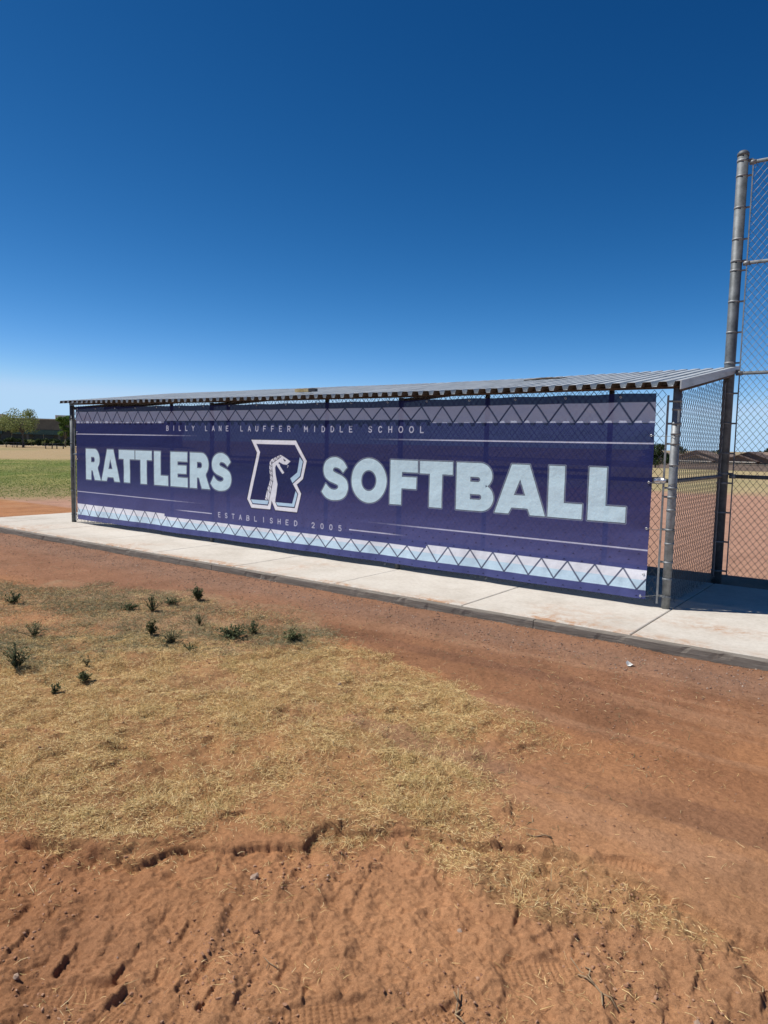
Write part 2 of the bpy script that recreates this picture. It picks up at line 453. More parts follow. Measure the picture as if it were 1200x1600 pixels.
def ground():
    cam_az = math.atan2(F_[1], F_[0])
    fine = np.radians(np.arange(-50, 50, .115)) + cam_az
    rest = np.linspace(fine[-1], fine[0] + 2 * math.pi, 110)[1:-1]
    th = np.concatenate([fine, rest]); nt_ = len(th)
    r = [.12, .4, .7]; x = .9
    while x < 14: r.append(x); x *= 1.0018 if x < 4.4 else 1.0034
    while x < 2600: r.append(x); x *= 1.03 if x > 60 else 1.012
    r = np.array(r); Rr, T = np.meshgrid(r, th, indexing='ij')
    X = CAM[0] + Rr * np.cos(T); Y = CAM[1] + Rr * np.sin(T); X = X.ravel(); Y = Y.ravel()
    Z = height(X, Y)
    under = (X > -12.7) & (X < 4.1) & (Y > -1.36) & (Y < 1.95)
    Z[under] = np.minimum(Z[under], -.11)
    n = len(r); idx = np.arange(n * nt_).reshape(n, nt_)
    a = idx[:-1]; b = idx[1:]; q = np.stack([a, b, np.roll(b, -1, 1), np.roll(a, -1, 1)], -1).reshape(-1, 4)
    # centre cap
    V = np.stack([X, Y, Z], 1)
    V = np.vstack([V, [[CAM[0], CAM[1], -.1]]]); c = len(V) - 1; m = idx[0]
    cap = np.stack([np.full(nt_ // 2, c), m[0:nt_ // 2 * 2:2], m[1:nt_ // 2 * 2:2], np.roll(m, -2)[0:nt_ // 2 * 2:2]], 1)
    q = np.vstack([q, cap])
    # albedo by zone
    R2 = np.hypot(V[:, 0] - CAM[0], V[:, 1] - CAM[1]); x = V[:, 0]; y = V[:, 1]
    C = lambda *c: np.array(c)
    dirt = C(.385, .186, .088); A = np.tile(dirt, (len(V), 1))
    def mixc(A, col, k): return A * (1 - k[:, None]) + np.array(col)[None] * k[:, None]
    A = mixc(A, (.29, .138, .072), .7 * ss(-.1, .5, fbm(x, y, .7, 4, 61)))
    A = mixc(A, (.41, .218, .112), .8 * ss(.05, .55, fbm(x, y, 1.1, 4, 66)))
    A = mixc(A, (.46, .242, .122), .75 * ss(-1.0, .6, x + .3 * fbm(x, y, 1.2, 3, 67)) * ss(-3.4, -4.4, y))
    # darker, redder soil close to the slab
    k = ss(-3.4, -2.2, y + .5 * fbm(x, y, 1.4, 3, 70)) * (y < 0); A = mixc(A, (.275, .135, .075), k * .75)
    nearm = R2 < 30
    kk = np.zeros(len(V)); kk[nearm] = soft(x[nearm], y[nearm], DARKD, .4, 1.6); A = mixc(A, (.22, .112, .065), kk * .5)
    k = ss(.05, .4, fbm(x * .35 + .02 * y, y * 4.5, 1, 4, 72)) * ss(-5.2, -4.4, y) * (y < -1.4) * ss(-4, -1, x); A = mixc(A, (.46, .26, .15), k * .4)
    k = ss(.1, .45, fbm(x * .3 - .02 * y, y * 3.5, 1, 4, 74)) * ss(-5.4, -4.4, y) * (y < -1.4) * ss(-4, -1, x); A = mixc(A, (.17, .085, .055), k * .45)
    k = ss(-3.6, -3.0, y) * (y < -1.3) * ss(-2.5, -5, x) * (x > -13); A = mixc(A, (.25, .135, .088), k * .6)
    # gravelly pinkish margin along the edging
    k = np.exp(-((y + 1.75) / .35) ** 2) * (y < -1.3); A = mixc(A, (.27, .17, .12), k * .55)
    k = np.zeros(len(V)); k[nearm] = np.maximum(soft(x[nearm], y[nearm], STRAW, .34, 2.4, 5, 6, .34), soft(x[nearm], y[nearm], STRIP, .12, 3, 5, 5, .1))
    A = mixc(A, (.35, .215, .095), k * .8 * (.5 + .5 * ss(-.4, .3, fbm(x, y, 2.6, 4, 201))))
    k = np.zeros(len(V)); k[nearm] = soft(x[nearm], y[nearm], WEEDY, .35, 1.3); A = mixc(A, (.34, .235, .14), k * .6 * (.3 + .7 * ss(-.2, .4, fbm(x, y, 3.1, 4, 203))))
    k = np.zeros(len(V)); k[nearm] = soft(x[nearm], y[nearm], BARE, .2, 2.5); A = mixc(A, (.33, .185, .11), k * .6)
    # infield clay behind the dugout
    back = ss(1.9, 2.1, y); A = mixc(A, (.40, .235, .165), back)
    rr = R2 + 3 * fbm(x, y, .13, 3, 90) + 1.2 * fbm(x, y, .6, 3, 91)
    left = ss(-16, -12.5, -(x + 0) * -1) if False else (1 - ss(-13.5, -10, x + .35 * (y)))
    right = 1 - left
    tan = (.40, .315, .175); green = (.135, .175, .042); drygreen = (.34, .29, .15)
    kl = ss(20.5, 23.5, rr) * left; A = mixc(A, (.26, .215, .10), kl)
    kl = ss(25, 29, rr) * left * (.65 + .35 * ss(-.3, .3, fbm(x, y, .35, 4, 95))); A = mixc(A, green, kl)
    kl = kl * .75 * ss(-.15, .35, fbm(x * .5 + y * .9, y * .25 - x * .5, .5, 4, 96)); A = mixc(A, (.30, .27, .10), kl)
    kl = ss(56, 66, rr) * left; A = mixc(A, (.37, .275, .155), kl)
    kl = ss(.1, .5, fbm(x, y, .08, 4, 97)) * kl * .6; A = mixc(A, (.26, .235, .11), kl)
    kr = ss(30, 34, rr) * right; A = mixc(A, tan, kr)
    kr = kr * .5 * ss(-.2, .4, fbm(x, y, .2, 3, 99)); A = mixc(A, (.27, .25, .12), kr)
    kr = ss(75, 82, y) * right; A = mixc(A, (.30, .24, .15), kr)
    o = np_mesh('ground', V, q, ground_mat(), None, True, {'albedo': ('FLOAT_COLOR', np.hstack([A, np.ones((len(A), 1))]))})
    tag(o, kind='structure')
    return o


ground()

# walkway slab, panel by panel with open joints
CON = concrete_mat()


def slab():
    xs = [-12.6] + [.06 - 1.69 * k for k in range(7, -1, -1)] + [1.75, 3.44, 4.1]
    V = []; Q = []; dirt = []
    for i in range(len(xs) - 1):
        a, b = xs[i] + .005, xs[i + 1] - .005
        for (y0, y1) in ((-1.28, 1.86),):
            nx = 40; ny = 72; e = .008
            gx = np.concatenate([[a, a + e], np.linspace(a + e, b - e, nx)[1:-1], [b - e, b]]); gy = np.concatenate([[y0, y0 + e], np.linspace(y0 + e, y1 - e, ny)[1:-1], [y1 - e, y1]])
            GX, GY = np.meshgrid(gx, gy, indexing='ij'); Z = .0015 * fbm(GX, GY, 2, 3, 7 + i) - .001 * (i % 3)
            edge = (GX == a) | (GX == b) | (GY == y0) | (GY == y1); Z = np.where(edge, Z - .006, Z)
            base = len(V) and sum(len(v) for v in V)
            V.append(np.stack([GX.ravel(), GY.ravel(), Z.ravel()], 1)); I = np.arange(GX.size).reshape(GX.shape) + base
            Q.append(np.stack([I[:-1, :-1], I[1:, :-1], I[1:, 1:], I[:-1, 1:]], -1).reshape(-1, 4))
            # skirt
            per = np.concatenate([I[:, 0], I[-1, 1:], I[-2::-1, -1], I[0, -2:0:-1]]); pv = V[-1][per - base].copy(); pv[:, 2] = -.12
            nb = base + len(V[-1]); V.append(pv); k = np.arange(len(per))
            Q.append(np.stack([per, nb + k, nb + (k + 1) % len(k), np.roll(per, -1)], 1)[:, ::-1])
    V = np.vstack(V); Q = np.vstack(Q)
    x, y = V[:, 0], V[:, 1]
    d = .9 * np.exp(-(((x - .62) / .45) ** 2 + ((y + .55) / .16) ** 2)) + .5 * np.exp(-((y + 1.28) / .10) ** 2) * (vn(x * 1.3, y, 3) > .45) + .6 * ss(.05, .6, fbm(x, y, .8, 3, 12)) + .9 * ss(-1.0, -1.28, y) * ss(-.4, .3, fbm(x, y, 1.7, 3, 19)) + .5 * np.exp(-(((x - .35) / .15) ** 2 + ((y + .25) / .08) ** 2))
    o = np_mesh('pavement', V, Q, CON, None, False, {'dirt': ('FLOAT', d)}); tag(o, kind='structure')


slab()
# filler strip deep in the joints, and mow strip of timber along the front
fm = MB()
for k in range(8): fm.box((.06 - 1.69 * k - .0049, -1.27, -.11), (.06 - 1.69 * k + .0049, 1.85, -.022))
for xx in (1.75, 3.44): fm.box((xx - .0049, -1.27, -.11), (xx + .0049, 1.85, -.022))
tag(fm.build('pavement_joint', mat_simple('joint_dirt', (.04, .03, .022), (.09, .065, .045), 30, .95)), kind='structure')


def edging():
    root = empty('timber_edging', (-4, -1.33, -.1), 'grey weathered timber boards edging the front of the concrete walkway', 'edging')
    cuts = [-12.6, -9.0, -5.35, -1.72 + .9, 2.1, 4.1]; mb = None
    for i in range(len(cuts) - 1):
        a, b = cuts[i] + .004, cuts[i + 1] - .004; n = int((b - a) / .04); gx = np.linspace(a, b, n)
        prof = [(-1.286, -.14), (-1.286, -.012), (-1.292, -.006), (-1.345, -.008), (-1.352, -.016), (-1.354, -.06), (-1.356, -.14)]
        V = []
        for (py, pz) in prof:
            w_ = .004 * fbm(gx, gx * 0 + py * 9, 2.5, 3, 30 + i); ch = .010 * np.clip(fbm(gx, gx * 0 + py * 31, 9, 3, 44) - .25, 0, 1) * (pz > -.1) * 2
            V.append(np.stack([gx, np.full(n, py) + w_ * (py < -1.3) + ch * (py < -1.33) - .0 , pz + w_ - ch * (py < -1.33)], 1))
        m_ = len(prof); V = np.array(V); I = np.arange(m_ * n).reshape(m_, n)
        Q = np.stack([I[:-1, :-1], I[1:, :-1], I[1:, 1:], I[:-1, 1:]], -1).reshape(-1, 4)[:, ::-1]
        V = V.reshape(-1, 3) - np.array([-4, -1.33, -.1])
        ends = [[I[0, 0], I[2, 0], I[4, 0], I[6, 0]], [I[6, -1], I[4, -1], I[2, -1], I[0, -1]]]
        o = np_mesh('board', V, np.vstack([Q, ends]), timber, root)


edging()

# ------------------------------------------------------------------ dugout
L_ = 10.92; DEP = 2.254; HF = 2.185
dug = empty('dugout', (-L_ / 2, 0, 0), 'long chain link dugout with corrugated metal lean-to roof on the concrete walkway', 'dugout')
DO = Vector((-L_ / 2, 0, 0))


def dpart(mb, name, mats, parent=None):
    """mesh given in world coordinates, hung on the dugout (or on a part of it)"""
    mb.v = [tuple(Vector(p) - DO) for p in mb.v]; return mb.build(name, mats, parent or dug)


def band(p, r, d, hgt=.022):
    """tension band around a post with its ear towards direction d"""
    mb = MB(); x, y, z = p
    mb.tube([(x, y, z - hgt / 2), (x, y, z + hgt / 2)], r + .004, 18)
    d = Vector(d).normalized(); n = Vector((-d.y, d.x, 0))
    for s in (-1, 1):
        c = Vector(p) + n * .006 * s
        m = Matrix.Translation(c) @ Matrix(((d.x, n.x, 0, 0), (d.y, n.y, 0, 0), (0, 0, 1, 0), (0, 0, 0, 1)))
        mb.box((r * .9, -.002, -hgt / 2 + .001), (r + .05, .002, hgt / 2 - .001), 0, m)
    b0 = Vector(p) + d * (r + .03)
    mb.tube([b0 - n * .018, b0 + n * .018], .006, 6)
    return mb


def post(x, y, z0, z1, r, m=galv, cap=False):
    mb = MB(); mb.tube([(x, y, z0), (x, y, z1)], r, 20); o = dpart(mb, 'post', m)
    return o


SL = .149  # roof slope
rsag = lambda x, y: -.020 * ss(0, -3, x) + .032 * ss(-7, -11, x) * (1 - y / 2.4) - .032 * (y / 2.4) * ss(0, -4.5, x)
rz = lambda y: 2.222 + SL * (y + .1)  # underside of the corrugation
# corner and line posts
pfr = post(0, 0, -.1, HF + .02, .0425, galv)
for z in (.12, .47, .80, 1.13, 1.22, 1.66, 1.86, 2.08):
    dpart(band((0, 0, z), .0425, (-1, 0, 0)), 'tension_band', galv, pfr)
for z in (.30, .66, 1.0, 1.45, 1.76, 2.0):
    dpart(band((0, 0, z), .0425, (0, 1, 0)), 'tension_band', galv, pfr)
pfl = post(-L_, 0, -.1, HF + .02, .0425, galv_old)
for z in (.15, .6, 1.05, 1.5, 1.95): dpart(band((-L_, 0, z), .0425, (1, 0, 0)), 'tension_band', galv_old, pfl)
for x in (-3.36, -6.98): post(x, .03, -.1, HF, .033, galv_old)
for x in (-L_, -9.13, -6.54, -3.34, -1.45): post(x, DEP, -.1, rz(DEP) - .07, .036, galv_old)
# rails
mb = MB()
for k in range(24):
    xa = -L_ - .04 + k * (L_ + .085) / 24; xb = xa + (L_ + .085) / 24; za, zb = [float(rsag(np.array(q_), 0.)) for q_ in (xa, xb)]
    p = [(xa, -.03, 2.205 + za * .4), (xb, -.03, 2.205 + zb * .4), (xb, .03, 2.205 + zb * .4), (xa, .03, 2.205 + za * .4)]; q = [(a, b, 2.229 + (za if i in (0, 3) else zb)) for i, (a, b, c) in enumerate(p)]
    mb.face(p[::-1]); mb.face(q); mb.face([p[0], p[1], q[1], q[0]]); mb.face([p[2], p[3], q[3], q[2]])
    if k == 0: mb.face([p[3], p[0], q[0], q[3]])
    if k == 23: mb.face([p[1], p[2], q[2], q[1]])
dpart(mb, 'top_beam', rustbeam)
for yy in (.50, 1.12, 1.72):
    mb = MB()
    for k in range(12):
        xa = -L_ - .05 + k * (L_ + .03) / 12; xb = xa + (L_ + .03) / 12; za, zb = [float(rsag(np.array(q_), yy)) + rz(yy) - .004 for q_ in (xa, xb)]
        p = [(xa, yy - .02, za - .055), (xb, yy - .02, zb - .055), (xb, yy + .02, zb - .055), (xa, yy + .02, za - .055)]; q = [(a, b, c + .055 - .004 * (i < 2)) for i, (a, b, c) in enumerate(p)]
        mb.face(p[::-1]); mb.face(q); mb.face([p[0], p[1], q[1], q[0]]); mb.face([p[2], p[3], q[3], q[2]])
    dpart(mb, 'purlin', rustbeam)
mb = MB(); mb.box((-L_ - .04, DEP - .035, rz(DEP) - .075), (-.09, DEP + .035, rz(DEP) - .006)); dpart(mb, 'top_beam', rustbeam)
for x in (-.0, -3.36, -6.98, -9.45, -9.86, -L_):
    mb = MB(); o_ = .095 if x else .036; a = (x, .04, rz(.04) - o_); b = (x, DEP - .04, rz(DEP) - o_ - (.04 if x else 0)); mb.tube([a, b], .027, 10); dpart(mb, 'rafter', rustbeam if x else galv_old)
for x in (-9.45, -9.86):
    mb = MB(); mb.box((x - .045, .02, 2.11), (x + .045, .029, 2.204)); dpart(mb, 'bracket', rustbeam)
for (a, b) in (((-L_ + .04, .0, 1.29), (-.045, .0, 1.29)), ((.0, .045, 1.29), (0, DEP - .08, 1.29)), ((-L_ + .04, DEP, 1.29), (-1.49, DEP, 1.29)), ((-L_, .045, 1.29), (-L_, DEP - .04, 1.29))):
    mb = MB(); mb.tube([a, b], .021, 12); dpart(mb, 'mid_rail', galv_old)
mb = MB(); mb.tube([(-.20, 0, 1.29), (-.115, 0, 1.29)], [.034, .036], 14); mb.tube([(-.115, 0, 1.29), (-.05, 0, 1.29)], [.036, .018], 14)
dpart(mb, 'rail_cup', alu)
# tension bars
for (x, y, z1) in ((-.085, -.012, 2.14), (-L_ + .085, -.012, 2.14), (0.0, DEP - .17, rz(DEP) - .14)):
    mb = MB(); mb.box((x - .010, y - .004, .04), (x + .010, y + .004, z1))
    if y > 1: mb = MB(); mb.box((x - .005, y - .012, .04), (x + .005, y + .012, z1))
    dpart(mb, 'tension_bar', galv)


def dchain(*a, **k):
    o = chain(*a, **k); me = o.data; n = len(me.vertices); c = np.empty(n * 3, np.float32); me.vertices.foreach_get('co', c)
    c = c.reshape(-1, 3) - np.array(DO, np.float32); me.vertices.foreach_set('co', c.ravel()); me.update(); return o


dchain('chain_link_panel', (-L_ + .05, -.004, 0), (1, 0, 0), L_ - .12, .035, 2.203, (0, 1, 0), dug)
dchain('chain_link_panel', (-L_ + .05, DEP, 0), (1, 0, 0), L_ - 1.55, .03, rz(DEP) - .07, (0, 1, 0), dug)
dchain('chain_link_panel', (0, .05, 0), (0, 1, 0), DEP - .20, .035, lambda u: rz(u) - .05, (1, 0, 0), dug)
dchain('chain_link_panel', (-L_, .05, 0), (0, 1, 0), DEP - .10, .035, lambda u: rz(u) - .05, (1, 0, 0), dug)


# corrugated roof: overlapping sheets
undr = mat_simple('rusty_shaded_underside', (.05, .042, .036), (.12, .10, .085), 5, .85)  # rusty underside, its colour also darkened to deepen shade in the eave openings


def roof():
    pitch = .1535; dep = .048; prof = [(0, 0), (.20, 0), (.30, 1), (.80, 1), (.90, 0), (1.0, 0)]
    x0, x1 = -L_ - .17, .062; ys = np.linspace(-.160, DEP + .13, 14)
    sheets = [(x0, -8.6), (-8.62, -6.2), (-6.22, -3.9), (-3.92, -1.7), (-1.72, x1)]
    V = []; Q = []; base = 0
    xs = []; k = 0; X = x0
    while X < x1:
        for (a, b) in prof[:-1]:
            if X + a * pitch <= x1: xs.append((X + a * pitch, b * dep))
        X += pitch
    xs = np.array(xs)
    root = None
    for si, (a, b) in enumerate(sheets):
        s = xs[(xs[:, 0] >= a - .08) & (xs[:, 0] <= b + .001)]
        n = len(s); m_ = len(ys); off = .0 if si % 2 == 0 else .0035; sk = .015 * (si - 2) * .5
        yy = ys.copy(); yy[-1] += [.02, -.015, .03, 0, .01][si]; yy[0] += [0, .004, -.003, .002, 0][si]
        G = np.zeros((n, m_, 3)); G[:, :, 0] = s[:, 0][:, None]; G[:, :, 1] = yy[None]; G[:, :, 2] = s[:, 1][:, None] + rz(yy)[None] + off
        G[:, :, 2] += rsag(G[:, :, 0], G[:, :, 1]) + .003 * fbm(G[:, :, 0], G[:, :, 1], 1.7, 2, 5)
        T = G.copy(); T[:, :, 2] += .0028
        I = np.arange(n * m_).reshape(n, m_)
        q1 = np.stack([I[:-1, :-1], I[1:, :-1], I[1:, 1:], I[:-1, 1:]], -1).reshape(-1, 4); N_ = n * m_
        per = np.concatenate([I[:, 0], I[-1, 1:], I[-2::-1, -1], I[0, -2:0:-1]])
        q3 = np.stack([per, np.roll(per, -1), np.roll(per, -1) + N_, per + N_], 1)
        VV = np.vstack([G.reshape(-1, 3), T.reshape(-1, 3)]) - np.array(DO)
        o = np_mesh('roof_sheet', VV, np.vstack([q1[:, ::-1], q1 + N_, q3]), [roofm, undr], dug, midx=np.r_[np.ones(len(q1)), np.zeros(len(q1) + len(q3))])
    # rake trim at the right-hand end
    mb = MB(); y0, y1 = -.168, DEP + .19
    for (a, b, c, d) in ((.060, .072, -.028, .058), (.018, .060, .0515, .058)):
        mb.face([(a, y0, rz(y0) + c), (b, y0, rz(y0) + c), (b, y0, rz(y0) + d), (a, y0, rz(y0) + d)])
        mb.face([(a, y1, rz(y1) + c), (a, y1, rz(y1) + d), (b, y1, rz(y1) + d), (b, y1, rz(y1) + c)])
        for (p, q) in (((a, c), (b, c)), ((b, c), (b, d)), ((b, d), (a, d)), ((a, d), (a, c))):
            mb.face([(p[0], y1, rz(y1) + p[1]), (q[0], y1, rz(y1) + q[1]), (q[0], y0, rz(y0) + q[1]), (p[0], y0, rz(y0) + p[1])])
    dpart(mb, 'roof_trim', roofm)
    mb = MB(); mb.tube([(.045, -.05, rz(-.05) - .035), (.045, DEP - .1, rz(DEP - .1) - .035)], .025, 8); dpart(mb, 'rake_beam', rustbeam)


roof()

# things lying on the roof
q = Vector((-5.08, .16, rz(.16) + .052))
blk = empty('wood_block', q, 'short tan wood block with a black end lying on the roof', 'block')
mb = MB(); mb.box((-.22, -.035, 0), (.04, .035, .045)); mb.build('block', mat_simple('tan_wood', (.26, .19, .08), (.42, .34, .19), 12, .8), blk)
mb = MB(); mb.box((.043, -.034, .004), (.155, .034, .046)); mb.build('black_end', black_plastic, blk)
mb = MB(); q0 = Vector((-2.15, 1.0, rz(1.0) + .056)); q1_ = Vector((-1.62, 1.12, rz(1.12) + .06)); mb.tube([q0, (q0 + q1_) / 2 + Vector((0, 0, .008)), q1_], [.006, .014, .005], 8)
o = mb.build('dry_palm_stalk', mat_simple('dark_stalk', (.05, .04, .03), (.13, .10, .07), 14, .9)); tag(o, 'dark dry stalk lying on the roof near its right end', 'stalk')

# ------------------------------------------------------------------ backstop
bs = empty('backstop_fence', (0, DEP, 0), 'tall galvanised backstop fence with thick end post rising above the dugout', 'fence')
BO = np.array([0, DEP, 0])


def bpart(mb, name, m, parent=None):
    mb.v = [tuple(np.array(p) - BO) for p in mb.v]; return mb.build(name, m, parent or bs)


PR = .063
mb = MB(); mb.tube([(0, DEP, -.15), (0, DEP, 5.13)], PR, 28); tall = bpart(mb, 'post', galv_old)
mb = MB(); mb.tube([(0, DEP, 5.115), (0, DEP, 5.15), (0, DEP, 5.175), (0, DEP, 5.187)], [PR + .004, PR + .004, PR * .75, PR * .3], 24); bpart(mb, 'post_cap', galv_old, tall)
for k in range(14):
    z = .10 + .368 * k
    bpart(band((0, DEP, z), PR, (1, 0, 0)), 'tension_band', galv, tall)
for z in (1.29, 2.55, 3.86, 5.03):
    bpart(band((0, DEP, z + .03), PR, (1, 0, 0), .03), 'tension_band', galv, tall)
    mb = MB(); mb.tube([(PR + .03, DEP, z), (3.6, DEP, z)], .021 if z > 1.3 else .024, 12); bpart(mb, 'rail', galv)
    mb = MB(); mb.tube([(PR + .012, DEP, z), (PR + .085, DEP, z)], .028, 12); bpart(mb, 'rail_cup', galv)
mb = MB(); mb.tube([(3.6, DEP, -.15), (3.6, DEP, 5.13)], PR, 20); bpart(mb, 'post', galv_old)
mb = MB(); mb.box((PR + .048, DEP - .016, .04), (PR + .062, DEP - .008, 5.06)); bpart(mb, 'tension_bar', galv)
o = chain('chain_link_panel', (PR + .055, DEP - .012, 0), (1, 0, 0), 3.45, .04, 5.04, (0, 1, 0), bs)
n = len(o.data.vertices); c = np.empty(n * 3, np.float32); o.data.vertices.foreach_get('co', c); c = c.reshape(-1, 3) - BO.astype(np.float32); o.data.vertices.foreach_set('co', c.ravel()); o.data.update()

# ------------------------------------------------------------------ banner art
BX0, BX1, BZ0, BZ1 = -10.715, -.19, .075, 2.168
st = .0055
nx = int((BX1 - BX0) / st) + 1; nz = int((BZ1 - BZ0) / st) + 1
gx = np.linspace(BX0, BX1, nx); gz = np.linspace(BZ0, BZ1, nz)
NAVY = np.array((.014, .020, .108)); LB = np.array((.60, .79, .87)); WH = np.array((.87, .87, .92)); DK = np.array((.010, .012, .05)); GL = np.array((.24, .30, .42))
ART = np.tile(NAVY, (nx, nz, 1)).astype(float)


def win(x0, x1, z0, z1, m=.03):
    i0 = max(0, int((x0 - m - BX0) / st)); i1 = min(nx, int((x1 + m - BX0) / st) + 2)
    j0 = max(0, int((z0 - m - BZ0) / st)); j1 = min(nz, int((z1 + m - BZ0) / st) + 2)
    return slice(i0, i1), slice(j0, j1), *np.meshgrid(gx[i0:i1], gz[j0:j1], indexing='ij')


def sdf(X, Z, loops):
    d2 = np.full(X.shape, 1e9); ins = np.zeros(X.shape, bool)
    for lp in loops:
        n = len(lp)
        for i in range(n):
            ax, az = lp[i]; bx, bz = lp[(i + 1) % n]; ex, ez = bx - ax, bz - az; l = ex * ex + ez * ez
            if l < 1e-12: continue
            t = np.clip(((X - ax) * ex + (Z - az) * ez) / l, 0, 1); d2 = np.minimum(d2, (X - ax - t * ex) ** 2 + (Z - az - t * ez) ** 2)
            if az != bz: ins ^= ((az > Z) != (bz > Z)) & (X < (bx - ax) * (Z - az) / (bz - az) + ax)
    d = np.sqrt(d2); return np.where(ins, -d, d)


def cov(d): return np.clip(.5 - d / st, 0, 1)[..., None]


def fill(loops, col, grow=0.0, alpha=1.0):
    a = np.vstack([np.array(l) for l in loops]); i, j, X, Z = win(a[:, 0].min(), a[:, 0].max(), a[:, 1].min(), a[:, 1].max())
    c = cov(sdf(X, Z, loops) - grow) * alpha; ART[i, j] = ART[i, j] * (1 - c) + np.array(col) * c


def stroke(pts, wd, col, alpha=1.0):
    a = np.array(pts); i, j, X, Z = win(a[:, 0].min(), a[:, 0].max(), a[:, 1].min(), a[:, 1].max(), wd + .01); d = np.full(X.shape, 1e9)
    for k in range(len(pts) - 1):
        ax, az = pts[k]; ex, ez = pts[k + 1][0] - ax, pts[k + 1][1] - az; t = np.clip(((X - ax) * ex + (Z - az) * ez) / (ex * ex + ez * ez + 1e-12), 0, 1)
        d = np.minimum(d, np.hypot(X - ax - t * ex, Z - az - t * ez))
    c = np.clip((wd / 2 - d) / st + .5, 0, 1)[..., None] * alpha
    if np.ndim(alpha): pass
    ART[i, j] = ART[i, j] * (1 - c) + np.array(col) * c


# pale bands with zigzags
XS0, XS1 = -8.09, -2.87
GXX, GZZ = np.meshgrid(gx, gz, indexing='ij')
cen = (GXX > XS0) & (GXX < XS1)
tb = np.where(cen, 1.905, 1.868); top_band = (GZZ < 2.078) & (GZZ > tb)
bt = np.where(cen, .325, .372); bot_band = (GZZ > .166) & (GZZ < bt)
ART[top_band] = WH * np.array((.54, .58, .68))  # same white ink, darkened here to paint in the eave's shade
ART[bot_band] = WH
ART[bot_band & (GZZ < .268)] = np.array((.63, .81, .93))
k = 0
x = -.259
ZL = np.array((.030, .034, .10))
while x > BX0 - .2:
    b = 1.868 if not (XS0 < x - .15 < XS1) else 1.905
    stroke([(x, 2.078), (x - .152, b)], .019, NAVY * .8); stroke([(x - .152, b), (x - .305, 2.078)], .019, NAVY * .8); x -= .305
stroke([(x + .305 * 0 - .259 * 0 - 99, 0), (-98, 0)], .01, NAVY) if False else None
stroke([(-.259, 2.078), (-.19, 1.98)], .019, NAVY * .8)
x = -.432
while x > BX0 - .2:
    t = .372 if not (XS0 < x < XS1) else .325
    stroke([(x + .152, .166), (x, t)], .017, (.085, .10, .17)); stroke([(x, t), (x - .152, .166)], .017, (.085, .10, .17)); x -= .304
stroke([(-.28, .166), (-.19, .28)], .017, (.085, .10, .17))
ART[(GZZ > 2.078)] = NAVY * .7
# the printed zigzag never crosses the band edges
ART[(GZZ < tb) & (GZZ > 1.80)] = NAVY; ART[(GZZ > bt) & (GZZ < .41)] = NAVY; ART[GZZ < .160] = NAVY
# lit field's show-through painted in as lighter violet low down; little dark chevrons printed
v = ss(1.25, .15, GZZ)[..., None]
mask = (np.abs(ART - NAVY).sum(-1) < 1e-6)
ART = np.where(mask[..., None], ART * (1 - v) + np.array((.082, .092, .25)) * v, ART)


def chev(cx, cz, s, al):
    fill([[(cx - s, cz - s * .3), (cx, cz + s * .8), (cx + s, cz - s * .3), (cx, cz - s * .05)]], (.013, .014, .05), 0, al)


row = 0
zz = .10
while zz < 1.05:
    if not (.15 < zz < .385):
        xx = -.28 - (row % 2) * .1
        while xx > BX0 + .05:
            big = ss(1.05, .35, np.array(zz)) * ss(-8.5, -2.5, np.array(xx)) * .8 + .12
            if big > .12 and rng.random() < .93: chev(xx, zz + .004 * math.sin(xx * 9), .017 * (.55 + .5 * float(big)), float(min(1, big + .1)))
            xx -= .2
    zz += .072; row += 1


def hline(x0, x1, z, wd, fade_to):
    n = 24
    for i in range(n):
        a = x0 + (x1 - x0) * i / n; b = x0 + (x1 - x0) * (i + 1) / n; f = (i + .5) / n
        if fade_to == 1: al = 1 - ss(.55, 1, np.array(f))
        elif fade_to == -1: al = ss(0, .45, np.array(f))
        else: al = 1
        al = float(al)
        i0 = int((a - BX0) / st); i1 = int((b - BX0) / st); J = np.clip((wd / 2 - np.abs(gz - z)) / st + .5, 0, 1)[None, :, None] * al
        ART[i0:i1] = ART[i0:i1] * (1 - J) + np.array((.66, .66, .80)) * J


hline(BX0, -7.1, 1.668, .013, 1); hline(-3.95, BX1, 1.660, .013, -1)
hline(BX0, -7.0, .600, .011, 1); hline(-3.95, BX1, .577, .013, -1)
hline(-7.85, -6.90, .457, .012, -1); hline(-4.115, -3.15, .449, .013, 1)


def arc(cx, cz, rx, rz_, a0, a1, n=14): return [(cx + rx * math.cos(math.radians(a0 + (a1 - a0) * i / n)), cz + rz_ * math.sin(math.radians(a0 + (a1 - a0) * i / n))) for i in range(n + 1)]


H0, H1 = .838, 1.402  # letter fill height


def nrm(loops, x0, x1): return [[(x0 + a * (x1 - x0), H0 + b * (H1 - H0)) for a, b in l] for l in loops]


def gL(): return [[(0, 0), (1, 0), (1, .29), (.47, .29), (.47, 1), (0, 1)]]
def gT(): return [[(.31, 0), (.69, 0), (.69, .725), (1, .725), (1, 1), (0, 1), (0, .725), (.31, .725)]]
def gF(): return [[(0, 0), (.43, 0), (.43, .37), (.96, .37), (.96, .63), (.43, .63), (.43, .735), (1, .735), (1, 1), (0, 1)]]
def gE(): return [[(0, 0), (1, 0), (1, .27), (.42, .27), (.42, .38), (.93, .38), (.93, .62), (.42, .62), (.42, .73), (.98, .73), (.98, 1), (0, 1)]]
def gA(): return [[(0, 0), (.285, 0), (.345, .125), (.66, .125), (.71, 0), (1, 0), (.675, 1), (.325, 1)], [(.385, .385), (.50, .70), (.605, .385)]]
def gO(): return [arc(.5, .5, .5, .515, 0, 360, 56)[:-1], arc(.5, .5, .212, .24, 0, 360, 44)[:-1]]
